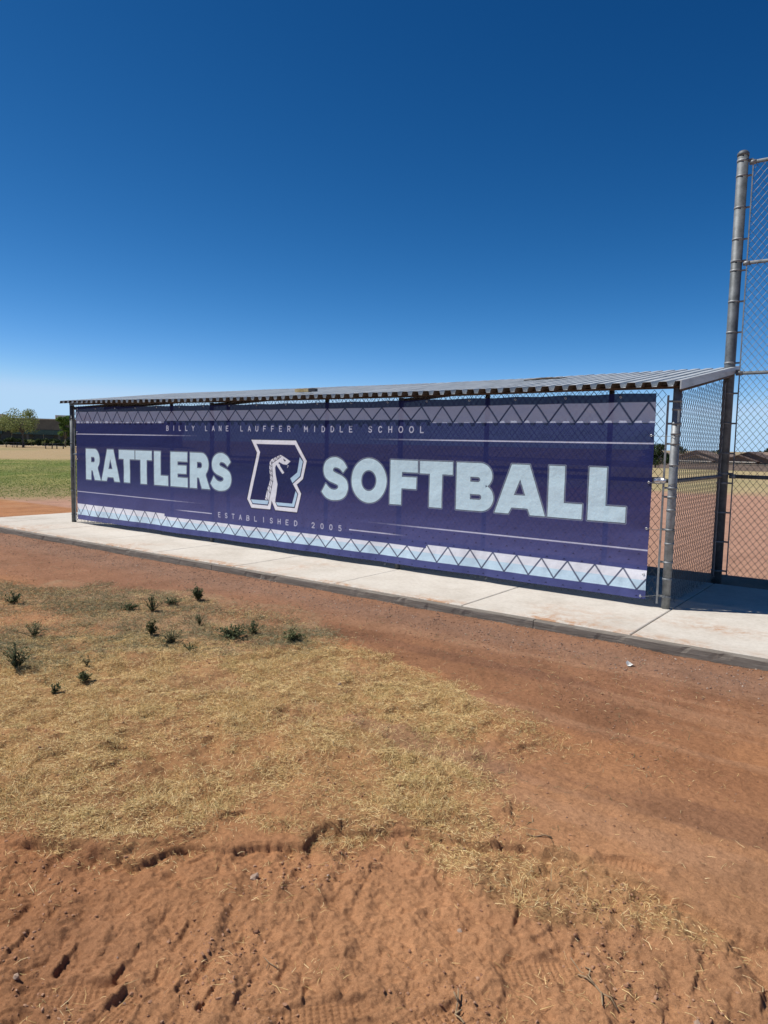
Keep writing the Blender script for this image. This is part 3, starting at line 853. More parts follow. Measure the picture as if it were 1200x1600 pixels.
def gR():
    o = [(0, 0), (.37, 0), (.37, .30), (.47, .30), (.62, 0), (1.04, 0), (.83, .36)] + arc(.60, .675, .36, .325, -50, 90, 18) + [(0, 1)]
    h = [(.37, .57)] + arc(.54, .655, .085, .085, -90, 90, 10) + [(.37, .74)]; return [o, h]
def gB():
    o = [(0, 0)] + arc(.66, .285, .34, .285, -90, 68, 14) + arc(.64, .735, .32, .265, -62, 90, 14) + [(0, 1)]
    h1 = [(.38, .605)] + arc(.58, .655, .06, .05, -90, 90, 8) + [(.38, .705)]; h2 = [(.38, .235)] + arc(.62, .29, .06, .055, -90, 90, 8) + [(.38, .345)]
    return [o, h1, h2]
def catmull(p, n=8):
    r = []
    for i in range(1, len(p) - 2):
        a, b, c, d = [np.array(q, float) for q in p[i - 1:i + 3]]
        for k in range(n):
            t = k / n; r.append(.5 * ((2 * b) + (c - a) * t + (2 * a - 5 * b + 4 * c - d) * t * t + (3 * b - a - 3 * c + d) * t ** 3))
    r.append(np.array(p[-2], float)); return r
def gS():
    # outer / inner outlines of a heavy S
    top = [(.93, .78), (.80, .915), (.62, .995), (.46, 1.015), (.26, .98), (.10, .88), (.035, .71), (.09, .54), (.25, .44), (.46, .385), (.585, .345), (.60, .29), (.53, .245), (.42, .235), (.28, .27), (.13, .375)]
    bot = [(.13, .375), (-.03, .165), (.12, .045), (.30, -.01), (.48, -.018), (.72, .015), (.90, .12), (.975, .30), (.91, .475), (.74, .575), (.55, .63), (.42, .675), (.405, .725), (.46, .765), (.56, .765), (.66, .735), (.76, .665), (.78, .655), (.93, .78)]
    a = catmull([top[0]] + top[:] + [top[-1]], 6); b = [np.array(bot[0])] + catmull([bot[1]] + bot[1:18] + [bot[17]], 6)
    return [[tuple(q) for q in a] + [tuple(q) for q in b]]


WORD = [(gR, -10.405, -9.945), (gA, -9.905, -9.345), (gT, -9.362, -8.90), (gT, -8.878, -8.418), (gL, -8.358, -7.985), (gE, -7.922, -7.482), (gR, -7.425, -6.955), (gS, -6.912, -6.432),
        (gS, -4.605, -4.135), (gO, -4.09, -3.51), (gF, -3.455, -3.035), (gT, -3.005, -2.528), (gB, -2.475, -1.972), (gA, -1.955, -1.325), (gL, -1.297, -.905), (gL, -.842, -.438)]
for g, a, b in WORD: fill(nrm(g(), a, b), (.30, .36, .47), .0145)
for g, a, b in WORD: fill(nrm(g(), a, b), DK, .0085)
for g, a, b in WORD: fill(nrm(g(), a, b), LB, .0)

# emblem
out = [(-6.012, 1.622), (-5.106, 1.622), (-4.9, 1.342), (-4.972, 1.087), (-5.088, 1.004), (-5.001, .881), (-5.073, .611), (-5.5, .613), (-5.581, .745), (-5.606, .616), (-6.0, .614), (-6.093, .740), (-5.886, 1.434)]
inn = [(-5.905, 1.564), (-5.125, 1.562), (-4.957, 1.335), (-5.013, 1.119), (-5.163, 1.008), (-5.056, .873), (-5.117, .667), (-5.465, .668), (-5.530, .80), (-5.579, .845), (-5.615, .78), (-5.656, .667), (-5.978, .668), (-6.032, .739), (-5.825, 1.443)]
fill([out], DK, .014); fill([out], WH); fill([inn], NAVY * .95)
stroke([(-5.0, 1.37), (-4.963, 1.332), (-5.018, 1.119), (-5.17, 1.012), (-5.063, .870), (-5.121, .673), (-5.462, .673), (-5.51, .74)], .010, DK)
LB2 = np.array((.52, .72, .88))
fill([[(-5.03, 1.391), (-4.973, 1.33), (-5.03, 1.125), (-5.170, 1.022), (-5.214, 1.086), (-5.080, 1.175)]], LB2)
fill([[(-5.108, .911), (-5.073, .868), (-5.130, .683), (-5.458, .683), (-5.494, .727), (-5.169, .728)]], LB2)
fill([[(-6.015, .737), (-5.640, .741), (-5.664, .684), (-5.972, .684)]], LB2)
# snake: neck and head
WS = WH * np.array((.98, .99, 1.0))
neck = catmull([(-5.72, .70), (-5.715, .757), (-5.668, .909), (-5.628, 1.002), (-5.613, 1.084), (-5.627, 1.184), (-5.626, 1.280), (-5.595, 1.338), (-5.5, 1.378), (-5.403, 1.413), (-5.3, 1.42)], 5)
fill([[tuple(p) for p in neck] + [(-5.347, 1.392), (-5.21, 1.327), (-5.284, 1.276), (-5.36, 1.283), (-5.405, 1.300), (-5.438, 1.315), (-5.445, 1.288), (-5.333, 1.163), (-5.362, 1.144), (-5.375, 1.150), (-5.492, 1.272), (-5.515, 1.228), (-5.500, 1.12), (-5.465, .99), (-5.480, .90), (-5.515, .72), (-5.579, .80), (-5.636, .745)]], WS)
inner = [(-5.640, .70), (-5.633, .76), (-5.58, .95), (-5.556, 1.03), (-5.566, 1.12), (-5.575, 1.25), (-5.580, 1.285), (-5.48, 1.34), (-5.392, 1.392)]
stroke(inner, .009, DK)
outer_pts = [(-5.705, .79), (-5.668, .909), (-5.64, .97), (-5.616, 1.06), (-5.616, 1.13), (-5.626, 1.20), (-5.627, 1.27), (-5.60, 1.33), (-5.54, 1.362), (-5.48, 1.386), (-5.43, 1.403)]
inner_pts = [(-5.655, .745), (-5.615, .85), (-5.585, .93), (-5.562, 1.01), (-5.560, 1.09), (-5.567, 1.16), (-5.573, 1.23), (-5.578, 1.285), (-5.52, 1.318), (-5.46, 1.352), (-5.41, 1.38)]
zig = []
for i in range(len(outer_pts)): zig += [outer_pts[i], inner_pts[i]]
stroke(zig, .008, DK)
fill([[(-5.350, 1.360), (-5.330, 1.352), (-5.296, 1.330), (-5.325, 1.326), (-5.340, 1.336)]], DK, .002)
fill([[(-5.268, 1.268), (-5.248, 1.272), (-5.262, 1.240), (-5.275, 1.236), (-5.262, 1.255)]], WS)
fill([[(-5.436, 1.282), (-5.425, 1.285), (-5.408, 1.232), (-5.428, 1.262)]], WS)

# thin lettering
STK = {
    'A': [[(0, 0), (.5, 1), (1, 0)], [(.2, .33), (.8, .33)]], 'B': [[(0, 0), (0, 1), (.6, 1), (.85, .9), (.85, .62), (.6, .52), (0, .52)], [(.6, .52), (.95, .4), (.95, .12), (.65, 0), (0, 0)]],
    'C': [[(.95, .82), (.7, 1), (.35, 1), (.05, .75), (.05, .25), (.35, 0), (.7, 0), (.95, .18)]], 'D': [[(0, 0), (0, 1), (.5, 1), (.9, .75), (.9, .25), (.5, 0), (0, 0)]],
    'E': [[(.85, 0), (0, 0), (0, 1), (.85, 1)], [(0, .52), (.7, .52)]], 'F': [[(0, 0), (0, 1), (.85, 1)], [(0, .5), (.7, .5)]], 'H': [[(0, 0), (0, 1)], [(.9, 0), (.9, 1)], [(0, .5), (.9, .5)]],
    'I': [[(.5, 0), (.5, 1)]], 'L': [[(0, 1), (0, 0), (.8, 0)]], 'M': [[(0, 0), (0, 1), (.5, .35), (1, 1), (1, 0)]], 'N': [[(0, 0), (0, 1), (.9, 0), (.9, 1)]],
    'O': [[(.5, 1), (.2, .93), (0, .65), (0, .35), (.2, .07), (.5, 0), (.8, .07), (1, .35), (1, .65), (.8, .93), (.5, 1)]], 'R': [[(0, 0), (0, 1), (.6, 1), (.88, .85), (.88, .6), (.6, .46), (0, .46)], [(.5, .46), (.9, 0)]],
    'S': [[(.88, .84), (.65, 1), (.3, 1), (.06, .85), (.08, .62), (.3, .52), (.65, .46), (.9, .33), (.88, .12), (.62, 0), (.28, 0), (.02, .16)]], 'T': [[(.5, 0), (.5, 1)], [(0, 1), (1, 1)]],
    'U': [[(0, 1), (0, .3), (.15, .06), (.45, 0), (.75, .06), (.9, .3), (.9, 1)]], 'Y': [[(0, 1), (.5, .48), (1, 1)], [(.5, .48), (.5, 0)]],
    '2': [[(.05, .78), (.2, .97), (.5, 1), (.8, .92), (.88, .7), (.7, .45), (.05, 0), (.92, 0)]], '0': [[(.5, 1), (.22, .93), (.08, .65), (.08, .35), (.22, .07), (.5, 0), (.78, .07), (.92, .35), (.92, .65), (.78, .93), (.5, 1)]],
    '5': [[(.85, 1), (.18, 1), (.12, .56), (.5, .64), (.82, .52), (.92, .3), (.78, .06), (.45, 0), (.08, .12)]]}


def thin(txt, x0, pitch, z0, z1, wd):
    for i, ch in enumerate(txt):
        if ch == ' ': continue
        cw = wd * (1.12 if ch in 'MO' else 1)
        for s in STK[ch]: stroke([(x0 + i * pitch + (a - .5) * cw, z0 + b * (z1 - z0)) for a, b in s], .0115, (.60, .60, .72))


thin('BILLY LANE LAUFFER MIDDLE SCHOOL', -7.995, .1617, 1.750, 1.822, .052)
thin('ESTABLISHED 2005', -6.725, .1632, .418, .487, .052)


def banner():
    rip = .006 * fbm(GXX * .6, GZZ * 2.2, 1.4, 3, 11) + .0055 * fbm(GXX * .35, GZZ * 1.0, 1.2, 2, 12)
    low = ss(.75, .08, GZZ); rip += low * .024 * fbm(GXX, GZZ * .55 + GXX * .25, 2.6, 3, 13) + low * .010 * np.sin(GXX * 5.1 + 1.5 * np.sin(GXX * 1.3))
    rip += ss(-.75, -.19, GXX) * .006 * np.sin(GZZ * 17 + 2 * fbm(GXX, GZZ, 3, 2, 8))
    # pull folds from the cable ties along the top
    ph = ((GXX - BX0 - .06) / .595) % 1; rip += .006 * np.cos(ph * 2 * math.pi) * ss(1.95, 2.16, GZZ)
    Yc = -.045 + rip; Zc = GZZ - .006 * (1 - np.cos(ph * 2 * math.pi)) * ss(2.0, 2.168, GZZ) * .7 - .022 * np.sin(math.pi * (GXX - BX0) / (BX1 - BX0)) * ss(1.9, 2.17, GZZ) + .003 * fbm(GXX, GZZ * 0, .8, 2, 4) * (GZZ < .2)
    Zc = Zc - .010 * ss(-.6, -10, GXX) * 0
    V = np.stack([GXX.ravel() + 5.45, Yc.ravel(), Zc.ravel() - BZ0], 1); I = np.arange(nx * nz).reshape(nx, nz)
    Q = np.stack([I[:-1, :-1], I[1:, :-1], I[1:, 1:], I[:-1, 1:]], -1).reshape(-1, 4)
    m, nt, b = mat('printed_mesh_vinyl')
    at = N(nt, 'ShaderNodeAttribute', attribute_name='print'); tc = N(nt, 'ShaderNodeTexCoord')
    n = noise(nt, 55, 5, .75, tc.outputs['Object']); r = ramp(nt, n.outputs[0], [(.3, (.94, .94, .95)), (.6, (1.03, 1.03, 1.02))])
    mx = N(nt, 'ShaderNodeMix', data_type='RGBA', blend_type='MULTIPLY'); mx.inputs[0].default_value = 1
    nt.links.new(at.outputs['Color'], mx.inputs[6]); nt.links.new(r.outputs[0], mx.inputs[7])
    nt.links.new(mx.outputs[2], b.inputs['Base Color']); b.inputs['Roughness'].default_value = .7; b.inputs['Specular IOR Level'].default_value = .2
    n2 = noise(nt, 8, 5, .6, tc.outputs['Object']); bump(nt, b, n2.outputs[0], .014, .6)
    tl = N(nt, 'ShaderNodeBsdfTranslucent'); nt.links.new(mx.outputs[2], tl.inputs[0])
    tr = N(nt, 'ShaderNodeBsdfTransparent')
    m1 = N(nt, 'ShaderNodeMixShader'); m1.inputs[0].default_value = .05; nt.links.new(b.outputs[0], m1.inputs[1]); nt.links.new(tl.outputs[0], m1.inputs[2])
    m2 = N(nt, 'ShaderNodeMixShader'); m2.inputs[0].default_value = .04; nt.links.new(m1.outputs[0], m2.inputs[1]); nt.links.new(tr.outputs[0], m2.inputs[2])
    nt.links.new(m2.outputs[0], nt.nodes['Material Output'].inputs[0])
    root = empty('banner', (-5.45, 0, BZ0), 'long navy mesh banner lettered RATTLERS SOFTBALL tied to the dugout fence', 'banner')
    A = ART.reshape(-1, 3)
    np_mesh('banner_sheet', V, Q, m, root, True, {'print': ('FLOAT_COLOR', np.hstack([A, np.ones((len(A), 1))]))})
    # grommets and ties
    gs = MB(); ring = alu
    pts = [(BX0 + .05 + .595 * i, 2.13) for i in range(18)] + [(BX1 - .03, 1.74), (BX1 - .03, 1.27), (BX1 - .03, .80), (BX1 - .03, .33), (BX1 - .05, .10), (BX0 + .03, 1.7), (BX0 + .03, 1.2), (BX0 + .03, .6)]
    def ysurf(x, z):
        i = min(nx - 1, max(0, int((x - BX0) / st))); j = min(nz - 1, max(0, int((z - BZ0) / st))); return Yc[i, j]
    for (x, z) in pts:
        y = ysurf(x, z) - .003; g = MB(); rr_ = [(x + .010 * math.cos(a), y, z + .010 * math.sin(a)) for a in np.linspace(0, 2 * math.pi, 11)]
        g.tube(rr_, .0035, 5, caps=False); g.v = [(a + 5.45, b, c - BZ0) for a, b, c in g.v]; g.build('grommet', alu, root)
    for (x, z) in pts[:18]:
        g = MB(); y = ysurf(x, z); g.tube([(x, y - .006, z), (x + .003, y - .012, z + .03), (x + .002, -.01, z + .055), (x, .006, z + .03)], .0022, 5)
        g.v = [(a + 5.45, b, c - BZ0) for a, b, c in g.v]; g.build('cable_tie', black_plastic, root)
    for (z, z2, e) in ((1.74, 1.735, 0), (1.27, 1.262, 0), (.80, .80, 0), (.10, .135, .02)):
        x = BX1 - .03; g = MB(); y = ysurf(x, z); g.tube([(x, y - .006, z), (x + .07, -.055, (z + z2) / 2 - .004), (-.05, -.03, z2), (-.01, -.051, z2), (.04, -.03, z2)], .0024, 5)
        g.v = [(a + 5.45, b, c - BZ0) for a, b, c in g.v]; g.build('tie_wire', wire, root)


banner()

# ------------------------------------------------------------------ dry grass, weeds, stones
straw_m = mat_island('dry_straw', [(0, (.26, .165, .065)), (.3, (.62, .44, .185)), (.6, (.86, .645, .30)), (.85, (.93, .76, .43)), (1, (.48, .37, .14))], .75, .15)
weed_m = mat_island('weed_leaf', [(0, (.045, .062, .028)), (.5, (.08, .10, .042)), (1, (.14, .155, .07))], .7, .15)
greenb_m = mat_island('thin_green_blades', [(0, (.085, .105, .05)), (.45, (.17, .17, .09)), (.75, (.31, .27, .16)), (1, (.46, .39, .24))], .75, .15)


def blades(name, X, Y, L, W, lift, mtl, zoff=0.0, curl=.5):
    n = len(X); Z = height(X, Y) + zoff; a = rng.uniform(0, 2 * math.pi, n); d = np.stack([np.cos(a), np.sin(a), np.zeros(n)], 1)
    a2 = a + rng.normal(0, curl, n); d2 = np.stack([np.cos(a2), np.sin(a2), np.zeros(n)], 1); s = np.stack([-np.sin(a), np.cos(a), np.zeros(n)], 1)
    roll = rng.uniform(-1.1, 1.1, n); up = np.array([0, 0, 1.]); s = s * np.cos(roll)[:, None] + up[None] * np.sin(roll)[:, None]
    p0 = np.stack([X, Y, Z], 1); c1, s1 = np.cos(lift), np.sin(lift); l2 = lift * rng.uniform(-.5, .9, n)
    p1 = p0 + (d * c1[:, None] + up * s1[:, None]) * (L * .5)[:, None]; p2 = p1 + (d2 * np.cos(l2)[:, None] + up * np.sin(l2)[:, None]) * (L * .5)[:, None]
    w_ = (W / 2)[:, None] * s
    V = np.stack([p0 - w_, p0 + w_, p1 + w_ * .9, p1 - w_ * .9, p2 + w_ * .25, p2 - w_ * .25], 1).reshape(-1, 3)
    b = np.arange(n)[:, None] * 6; Fq = np.concatenate([b + np.array([[0, 1, 2, 3]]), b + np.array([[3, 2, 4, 5]])], 1).reshape(-1, 4)
    return np_mesh(name, V, Fq, mtl)


def scatter(n, x0, x1, y0, y1, dens):
    X = rng.uniform(x0, x1, n); Y = rng.uniform(y0, y1, n); k = rng.random(n) < dens(X, Y); return X[k], Y[k]


def d_straw(x, y):
    s = np.maximum(np.maximum(soft(x, y, STRAW, .34, 2.4, 5, 6, .34), .33 * soft(x, y, WEEDY, .4, 1.4, 5, 4, .15)), soft(x, y, STRIP, .10, 3, 5, 4, .06) * .9)
    c = ss(-.45, .15, fbm(x, y, 2.6, 4, 201)); b = 1 - .75 * soft(x, y, BARE, .2, 2.5)
    r = np.hypot(x - CAM[0], y - CAM[1])
    thin_ = .45 + .55 * ss(2.2, 1.0, (x + .2))  # thins out towards the bare side
    return s * (.20 + .80 * c) * (.32 + .68 * ss(-.4, .1, fbm(x, y, 9, 3, 207))) * b * thin_ * np.clip(1.25 - r * .075, .35, 1)


X, Y = scatter(1150000, -9.5, 1.9, -6.6, -2.4, d_straw)
n = len(X); tuft = ss(.0, .5, fbm(X, Y, 5, 3, 222))
blades('dry_grass', X, Y, rng.uniform(.011, .038, n) * (1 + .7 * tuft), rng.uniform(.0009, .0021, n), np.abs(rng.normal(.16, .26, n)) + tuft * rng.uniform(0, 1.1, n), straw_m, .002)
tag(bpy.data.objects['dry_grass'], 'dry straw coloured grass matted over the dirt in the foreground', 'dry grass', kind='stuff')


def d_tuft(x, y): return soft(x, y, STRAW, .3, 2.4, 5, 4, .2) * ss(.15, .5, fbm(x, y, 6.5, 3, 260)) * (.35 + .65 * ss(-.2, .3, fbm(x, y, 1.3, 3, 262)))


X, Y = scatter(420000, -8.5, 1.0, -6.4, -2.6, d_tuft); n = len(X)
blades('grass_tufts', X, Y, rng.uniform(.018, .048, n), rng.uniform(.0010, .0021, n), rng.uniform(.35, 1.25, n), mat_island('tuft_blades', [(0, (.24, .17, .065)), (.4, (.52, .39, .16)), (.8, (.80, .62, .30)), (1, (.34, .30, .12))], .75, .15), .001)
tag(bpy.data.objects['grass_tufts'], 'short upright tufts of half dead olive and straw grass standing in the dry patch', 'grass tufts', kind='stuff')


def d_loose(x, y):
    tr = soft(x, y, TRACK, .1); return ss(.12, .55, fbm(x, y, 2.2, 4, 301)) * (.10 + .30 * tr) + .012


X, Y = scatter(120000, -5.5, 2.6, -7.0, -2.0, d_loose); n = len(X)
blades('loose_straw', X, Y, rng.uniform(.012, .055, n), rng.uniform(.0010, .0020, n), rng.uniform(0, .5, n), straw_m, .002)
tag(bpy.data.objects['loose_straw'], 'loose straw scattered thinly over the red dirt and tyre tracks', 'straw', kind='stuff')


WPT = np.array([P(u, v)[:2] for u, v in ((236, 960), (262, 1005), (300, 985), (362, 992), (400, 985), (455, 1002), (330, 960), (280, 950), (410, 965), (25, 945), (10, 990), (60, 1000), (110, 985), (180, 990), (150, 950), (30, 1060))])


def d_weedy(x, y):
    m = 0
    for p in WPT: m = np.maximum(m, np.exp(-((x - p[0]) ** 2 + (y - p[1]) ** 2) / .11))
    return .55 * d_weedy0(x, y) + m * (.25 + .75 * ss(-.3, .4, fbm(x, y, 5, 3, 411)))


def d_weedy0(x, y): return soft(x, y, WEEDY, .4, 1.4, 5, 4, .15) * ss(-.15, .4, fbm(x, y, 1.5, 4, 401)) + .02 * (y < -1.7)


X, Y = scatter(520000, -12, 1, -5.0, -1.75, d_weedy); n = len(X)
blades('green_grass', X, Y, rng.uniform(.02, .07, n), rng.uniform(.0015, .003, n), np.abs(rng.normal(.35, .35, n)), greenb_m)
tag(bpy.data.objects['green_grass'], 'sparse grey green grass and low weeds between the straw and the walkway', 'grass', kind='stuff')

# lawn beyond the left end
def d_lawn(x, y):
    r = np.hypot(x - CAM[0], y - CAM[1]) + 3 * fbm(x, y, .13, 3, 90); return ss(20.5, 25, r) * (1 - ss(52, 64, r)) * np.clip(30 / r, 0, 1) ** 1.5
X, Y = scatter(200000, -62, -13, 0, 34, d_lawn); n = len(X)
lawn_m = mat_island('lawn_blades', [(0, (.09, .14, .03)), (.5, (.14, .20, .045)), (.8, (.22, .26, .08)), (1, (.38, .35, .15))], .7, .45)
blades('lawn', X, Y, rng.uniform(.03, .07, n), rng.uniform(.012, .03, n), rng.uniform(.1, .9, n), lawn_m)
tag(bpy.data.objects['lawn'], 'green lawn growing beyond the left end of the dugout', 'lawn', kind='stuff')


def weed(u, v, h, spread, nl, label, seed, mtl=weed_m, lw=.018):
    h *= 1.12; spread *= 1.4; nl = int(nl * 2.2); r = random.Random(seed); p = P(u, v); z = float(height(np.array([p[0]]), np.array([p[1]]))[0]); root = empty('weed', (p[0], p[1], z - .004), label, 'weed', 'weeds growing in the dry grass')
    st_ = MB(); lf = MB(); ns = max(4, nl // 14)
    for i in range(ns):
        a = r.uniform(0, 6.28); t = r.uniform(.1, 1) * spread; hh = h * r.uniform(.55, 1) * (1 - .35 * t / max(spread, .001)) if i else h
        tip = Vector((math.cos(a) * t, math.sin(a) * t, hh)); mid = tip * .5 + Vector((0, 0, hh * .12))
        st_.tube([(0, 0, 0), mid, tip], [.0028, .002, .001], 5)
        for k in range(nl // ns):
            f = r.uniform(.15, 1); c = (mid * f * 2) if f < .5 else mid.lerp(tip, f * 2 - 1)
            b = r.uniform(0, 6.28); el = r.uniform(-.2, 1.1); ll = lw * r.uniform(1.2, 2.6) * (1.15 - .5 * f); d = Vector((math.cos(b) * math.cos(el), math.sin(b) * math.cos(el), math.sin(el))); s = d.cross(Vector((0, 0, 1))).normalized() * lw * .42 * r.uniform(.6, 1.1)
            e = c + d * ll; m_ = c + d * ll * .45 + Vector((0, 0, ll * .12))
            lf.face([c, m_ + s, e, m_ - s])
    st_.build('stem', mat_weedstem, root); lf.build('foliage', mtl, root); return root


mat_weedstem = mat_simple('weed_stem', (.07, .08, .035), (.14, .13, .07), 30, .8)
WEEDS = [(310, 939, .155, .07, 260, 'dense round dark green weed nearest the walkway edging'), (238, 956, .17, .09, 150, 'tall spiky weed with loose upright stems, left of the round dark one'),
         (236, 997, .14, .05, 70, 'thin single stemmed weed below the tall spiky weed'), (268, 1008, .12, .10, 150, 'wide ragged weed with several upright stalks, right of the thin single stem'),
         (312, 977, .12, .05, 70, 'small upright weed with a pale tip below the round dark weed'), (362, 998, .13, .14, 260, 'broad low dark weed clump with spreading stems'),
         (396, 990, .12, .08, 130, 'bushy weed touching the right side of the broad low clump'), (458, 1006, .09, .10, 90, 'small flat weed at the right end of the weedy patch'),
         (26, 1050, .20, .08, 170, 'tall dark weed at the left edge of the photo beside dry grass'), (54, 998, .15, .12, 130, 'loose pale weed above the dark weed at the left edge'),
         (22, 942, .12, .10, 110, 'dark low weed nearest the far left dirt'), (85, 1088, .06, .05, 50, 'tiny blue green weed sitting in the straw at far left'),
         (130, 1072, .06, .05, 60, 'tiny weed rosette in the straw, right of the tiny blue green one'), (136, 1046, .09, .04, 30, 'slender leafless looking weed stalk standing over pale straw'),
         (296, 1020, .07, .07, 60, 'low brown green weed under the wide ragged weed'), (200, 952, .07, .12, 90, 'flat sprawling weed left of the tall spiky weed'),
         (270, 945, .08, .12, 130, 'sprawling weed between the tall spiky one and the round dark one')]
weed_b = mat_island('weed_leaf_olive', [(0, (.07, .085, .035)), (.5, (.12, .13, .055)), (1, (.20, .19, .09))], .75, .15)
weed_c = mat_island('weed_leaf_dry', [(0, (.10, .10, .05)), (.5, (.17, .16, .08)), (1, (.30, .26, .14))], .8, .15)
for i, a in enumerate(WEEDS): weed(*a[:5], a[5], 40 + i, (weed_m, weed_m, weed_b, weed_c, weed_b)[i % 5] if i not in (0, 5, 8) else weed_m, (.018, .013, .022, .015, .011)[i % 5])


# stones, clods
def rocks(name, X, Y, R, mtl, label, sink=.35):
    n = len(X); ph = (1 + 5 ** .5) / 2
    base = np.array([(-1, ph, 0), (1, ph, 0), (-1, -ph, 0), (1, -ph, 0), (0, -1, ph), (0, 1, ph), (0, -1, -ph), (0, 1, -ph), (ph, 0, -1), (ph, 0, 1), (-ph, 0, -1), (-ph, 0, 1)], float); base /= np.linalg.norm(base[0])
    Fi = np.array([(0, 11, 5), (0, 5, 1), (0, 1, 7), (0, 7, 10), (0, 10, 11), (1, 5, 9), (5, 11, 4), (11, 10, 2), (10, 7, 6), (7, 1, 8), (3, 9, 4), (3, 4, 2), (3, 2, 6), (3, 6, 8), (3, 8, 9), (4, 9, 5), (2, 4, 11), (6, 2, 10), (8, 6, 7), (9, 8, 1)])
    a = rng.uniform(0, 6.28, n); ca, sa = np.cos(a), np.sin(a); B = np.tile(base, (n, 1, 1)) * rng.uniform(.65, 1.25, (n, 12, 1))
    B = B * np.stack([rng.uniform(.8, 1.5, n), rng.uniform(.6, 1.1, n), rng.uniform(.45, .9, n)], 1)[:, None, :] * R[:, None, None]
    x = B[:, :, 0] * ca[:, None] - B[:, :, 1] * sa[:, None] + X[:, None]; y = B[:, :, 0] * sa[:, None] + B[:, :, 1] * ca[:, None] + Y[:, None]; z = B[:, :, 2] + (height(X, Y) + R * sink)[:, None]
    V = np.stack([x, y, z], -1).reshape(-1, 3); Fc = (Fi[None] + (np.arange(n) * 12)[:, None, None]).reshape(-1, 3)
    o = np_mesh(name, V, Fc, mtl, None, False); tag(o, label, name.replace('_', ' '), kind='stuff'); return o


clod_m = mat_island('soil_clods', [(0, (.20, .10, .06)), (.5, (.32, .17, .10)), (1, (.40, .24, .15))], .95)
grav_m = mat_island('gravel_stones', [(0, (.16, .10, .075)), (.5, (.27, .175, .13)), (.85, (.36, .26, .20)), (1, (.48, .38, .30))], .85)


def d_clod(x, y):
    tr = soft(x, y, TRACK, .12); dk = soft(x, y, DARKD, .3); return np.clip((.16 + .8 * tr + .3 * dk) * ss(-.2, .5, fbm(x, y, 3.3, 4, 501)), 0, 1)


X, Y = scatter(190000, -7, 2.7, -7.0, -1.45, d_clod); n = len(X); rocks('soil_clods', X, Y, .0014 + .0065 * rng.random(n) ** 5, clod_m, 'crumbs and clods of red soil lying over the dirt and tyre tracks')
X, Y = scatter(60000, -12.6, 2.6, -3.2, -1.37, lambda x, y: np.exp(-((y + 1.5) / .45) ** 2) * (.35 + .65 * vn(x * 2, y * 4, 60)) * .8); n = len(X)
rocks('gravel', X, Y, .0022 + .0065 * rng.random(n) ** 3, grav_m, 'fine pale gravel strewn along the foot of the timber edging')
X, Y = scatter(9000, -9, 2.6, -6.9, -2.2, lambda x, y: .35 * ss(.0, .6, fbm(x, y, 1.1, 3, 70))); n = len(X)
rocks('pebbles', X, Y, .0022 + .004 * rng.random(n) ** 3, grav_m, 'tiny pale pebbles scattered sparsely over the open dirt')

# single finds on the ground
def gz_(p): return float(height(np.array([p[0]]), np.array([p[1]]))[0])


p = P(985, 1041); zq = gz_(p); pm = MB(); r_ = random.Random(3)
pts = [(-.032, -.012, .026), (-.012, .004, .004), (.012, -.004, .010), (.030, .012, .018), (.014, .026, .006), (-.010, .022, .020), (-.030, .014, .034), (-.018, -.02, .002), (.006, -.022, .005)]
pm.face([pts[0], pts[1], pts[6]]); pm.face([pts[0], pts[7], pts[1]]); pm.face([pts[7], pts[8], pts[1]]); pm.face([pts[8], pts[2], pts[1]]); pm.face([pts[1], pts[2], pts[4]]); pm.face([pts[2], pts[3], pts[4]]); pm.face([pts[1], pts[4], pts[5]]); pm.face([pts[1], pts[5], pts[6]])
o = pm.build('paper_scrap', mat_simple('white_paper', (.72, .70, .64), (.82, .80, .74), 40, .8)); o.location = (p[0], p[1], zq + .004)
sol = o.modifiers.new('thickness', 'SOLIDIFY'); sol.thickness = .0012
tag(o, 'small crumpled white paper scrap on the red dirt below the walkway', 'paper scrap')
twig_m = mat_simple('dry_twig', (.20, .13, .07), (.36, .26, .15), 40, .85)


def twig(paths, label, name='twig', cat='twig', rad=.0022, lift=.006):
    mb = MB(); p0 = P(*paths[0][0]); z0 = gz_(p0); o0 = Vector((p0[0], p0[1], z0))
    for path in paths:
        pts = []
        for i, (u, v) in enumerate(path):
            q = P(u, v); pts.append(Vector((q[0], q[1], gz_(q) + lift + .004 * math.sin(i * 2.1))) - o0)
        mb.tube(pts, [rad * (1 - .5 * i / len(pts)) for i in range(len(pts))], 6)
    o = mb.build(name, twig_m); o.location = o0; tag(o, label, cat); return o


